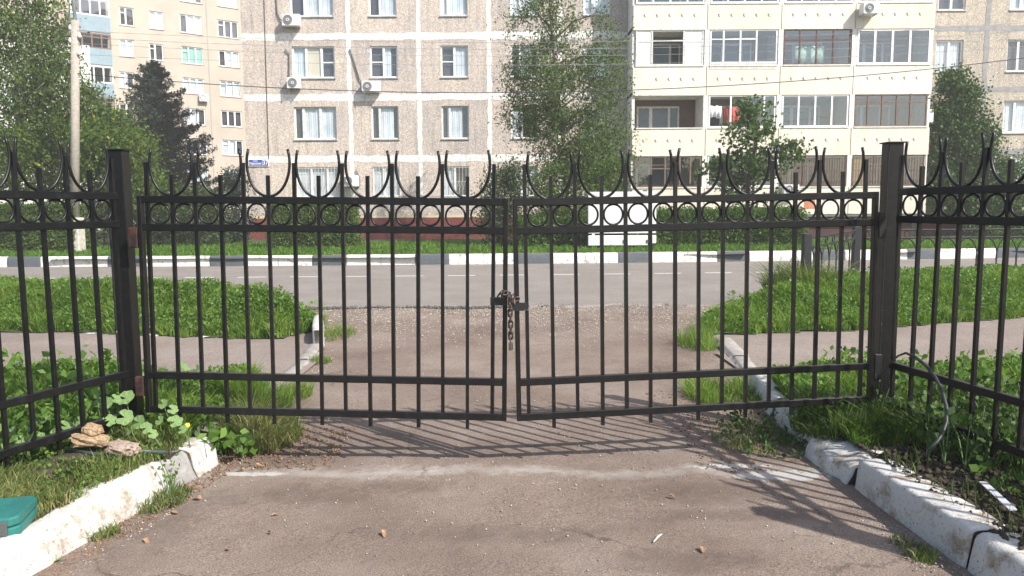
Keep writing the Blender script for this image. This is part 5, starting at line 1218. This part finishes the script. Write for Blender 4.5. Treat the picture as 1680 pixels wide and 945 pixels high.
tree('willow_tree', 'tall thin silvery tree standing before the middle of the panel block', g2(927, 410, 27), [(927, 412), (930, 330), (925, 240), (915, 150), (905, 60), (900, -20)], 27, .11,
     [(890, 40, 62, 45, 1.0), (905, 105, 80, 45, 1.7), (930, 160, 92, 45, 2.0), (945, 215, 88, 45, 2.0), (960, 260, 78, 40, 1.6), (875, 180, 50, 50, 1.0), (975, 60, 42, 55, .5), (905, -20, 60, 40, .6), (850, 120, 28, 40, .4), (990, 130, 42, 50, .7)], 620, 50, .12, .22, L_WILLOW, BARK, .38, .3, 0., nlimb=60)
shrub('leafy_shrub', 'dense green shrub around the foot of the thin silvery tree', [(890, 330, 50, 60, 1.4), (940, 320, 70, 60, 1.8), (975, 270, 50, 40, .8), (920, 375, 80, 38, 1.6), (1000, 290, 30, 30, .4)], 26.2, 260, L_HEDGE, .10, .24)
shrub('leafy_shrub', 'narrow shrub left of the thin silvery tree beside the red plinth', [(820, 330, 28, 55, 1), (810, 375, 28, 38, .9), (835, 285, 20, 25, .4)], 26.4, 100, L_DARK, .10, .2)
tree('maple_tree', 'young maple with open crown before the cream balconies', g2(1232, 410, 26), [(1232, 412), (1235, 340), (1237, 270), (1240, 200), (1243, 165)], 26, .06,
     [(1240, 185, 20, 25, .8), (1228, 222, 36, 22, 1.1), (1215, 268, 45, 30, 1.4), (1262, 262, 45, 28, 1.2), (1290, 248, 22, 12, .3), (1225, 320, 55, 35, 1.4), (1172, 280, 22, 22, .4)], 88, 46, .14, .20, L_IVY, BARK, .8, .1, .2, nlimb=30)
# clipped hedges
def hedge(label, px0, px1, pytop, pybot, Y, dep, mat, n, loose=.03, lsize=.075):
    a = at(px0, pytop, Y); b_ = at(px1, pybot, Y); c = ((a.x + b_.x) / 2, Y + dep / 2)
    r = thing('hedge', label, 'hedge', (c[0], c[1], 0)); W, H_ = b_.x - a.x, a.z
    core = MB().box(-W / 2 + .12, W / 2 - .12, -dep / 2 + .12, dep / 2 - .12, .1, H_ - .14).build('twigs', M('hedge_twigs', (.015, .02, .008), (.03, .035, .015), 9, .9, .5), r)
    u = RNG.uniform(-1, 1, (n, 3)); ax = RNG.choice(3, n, p=[.16, .52, .32]); sg_ = np.where(ax == 2, 1, np.where(ax == 1, np.where(RNG.uniform(size=n) < .85, -1, 1), RNG.choice([-1, 1], n)))
    u[np.arange(n), ax] = sg_ * (1 - np.abs(RNG.normal(size=n)) * .10)
    P = u * np.array([[W / 2, dep / 2, H_ / 2]]); P[:, 2] += H_ / 2 + .02
    bumpv = np.array([noise.noise(Vector((p[0] * 2.3, p[1] * 2.3, p[2] * 2.3))) for p in P]) * (.10 + loose)
    P += unit(P - np.array([[0, 0, H_ / 2]])) * (bumpv[:, None]) + RNG.normal(size=P.shape) * loose; P[:, 2] = np.maximum(P[:, 2], .17)
    t = np.clip(RNG.uniform(0, .75, n) + bumpv, 0, .93)
    o = leaves('foliage', P, lsize, mat, r, .6, .3, 0, t); o['kind'] = 'stuff'
hedge('clipped square hedge left of the driveway axis before the red plinth', 436, 582, 336, 416, 25.1, 1.3, L_HEDGE, 26000)
hedge('long clipped hedge at the left edge beyond the road', -60, 122, 338, 424, 23.6, 1.2, L_HEDGE, 26000)
hedge('loose bright hedge right of the white board', 1079, 1318, 350, 411, 25.2, 1.2, L_HEDGE2, 30000, .09, .10)
hedge('low loose hedge left of the white board under the silvery tree', 850, 975, 365, 414, 24.9, 1.1, L_HEDGE2, 13000, .09, .10)
hedge('low ragged hedge directly behind the white board', 985, 1075, 370, 414, 25.0, .9, L_HEDGE2, 9000, .08, .10)
# ivy on the right wing
tree('climbing_ivy', 'dark climber covering the wall right of the cream balconies', g2(1575, 400, 32.2), [(1570, 402), (1572, 330), (1575, 220), (1578, 130)], 32.2, .05,
     [(1575, 150, 28, 30, .8), (1572, 200, 45, 40, 1.7), (1580, 250, 55, 45, 2.2), (1570, 300, 50, 45, 1.8), (1610, 330, 45, 35, 1.2), (1555, 130, 18, 20, .3), (1640, 300, 30, 45, .8), (1645, 350, 45, 30, 1), (1620, 230, 18, 30, .3)], 330, 75, .13, .24, L_IVY, BARK, .8, 0, .3, cat='climber', nlimb=20, yspread=.3)
shrub('leafy_shrub', 'green shrub at the right edge before the red plinth', [(1680, 330, 40, 60, 1), (1650, 380, 60, 25, 1), (1700, 280, 30, 40, .5)], 29, 110, L_IVY, .12, .25)
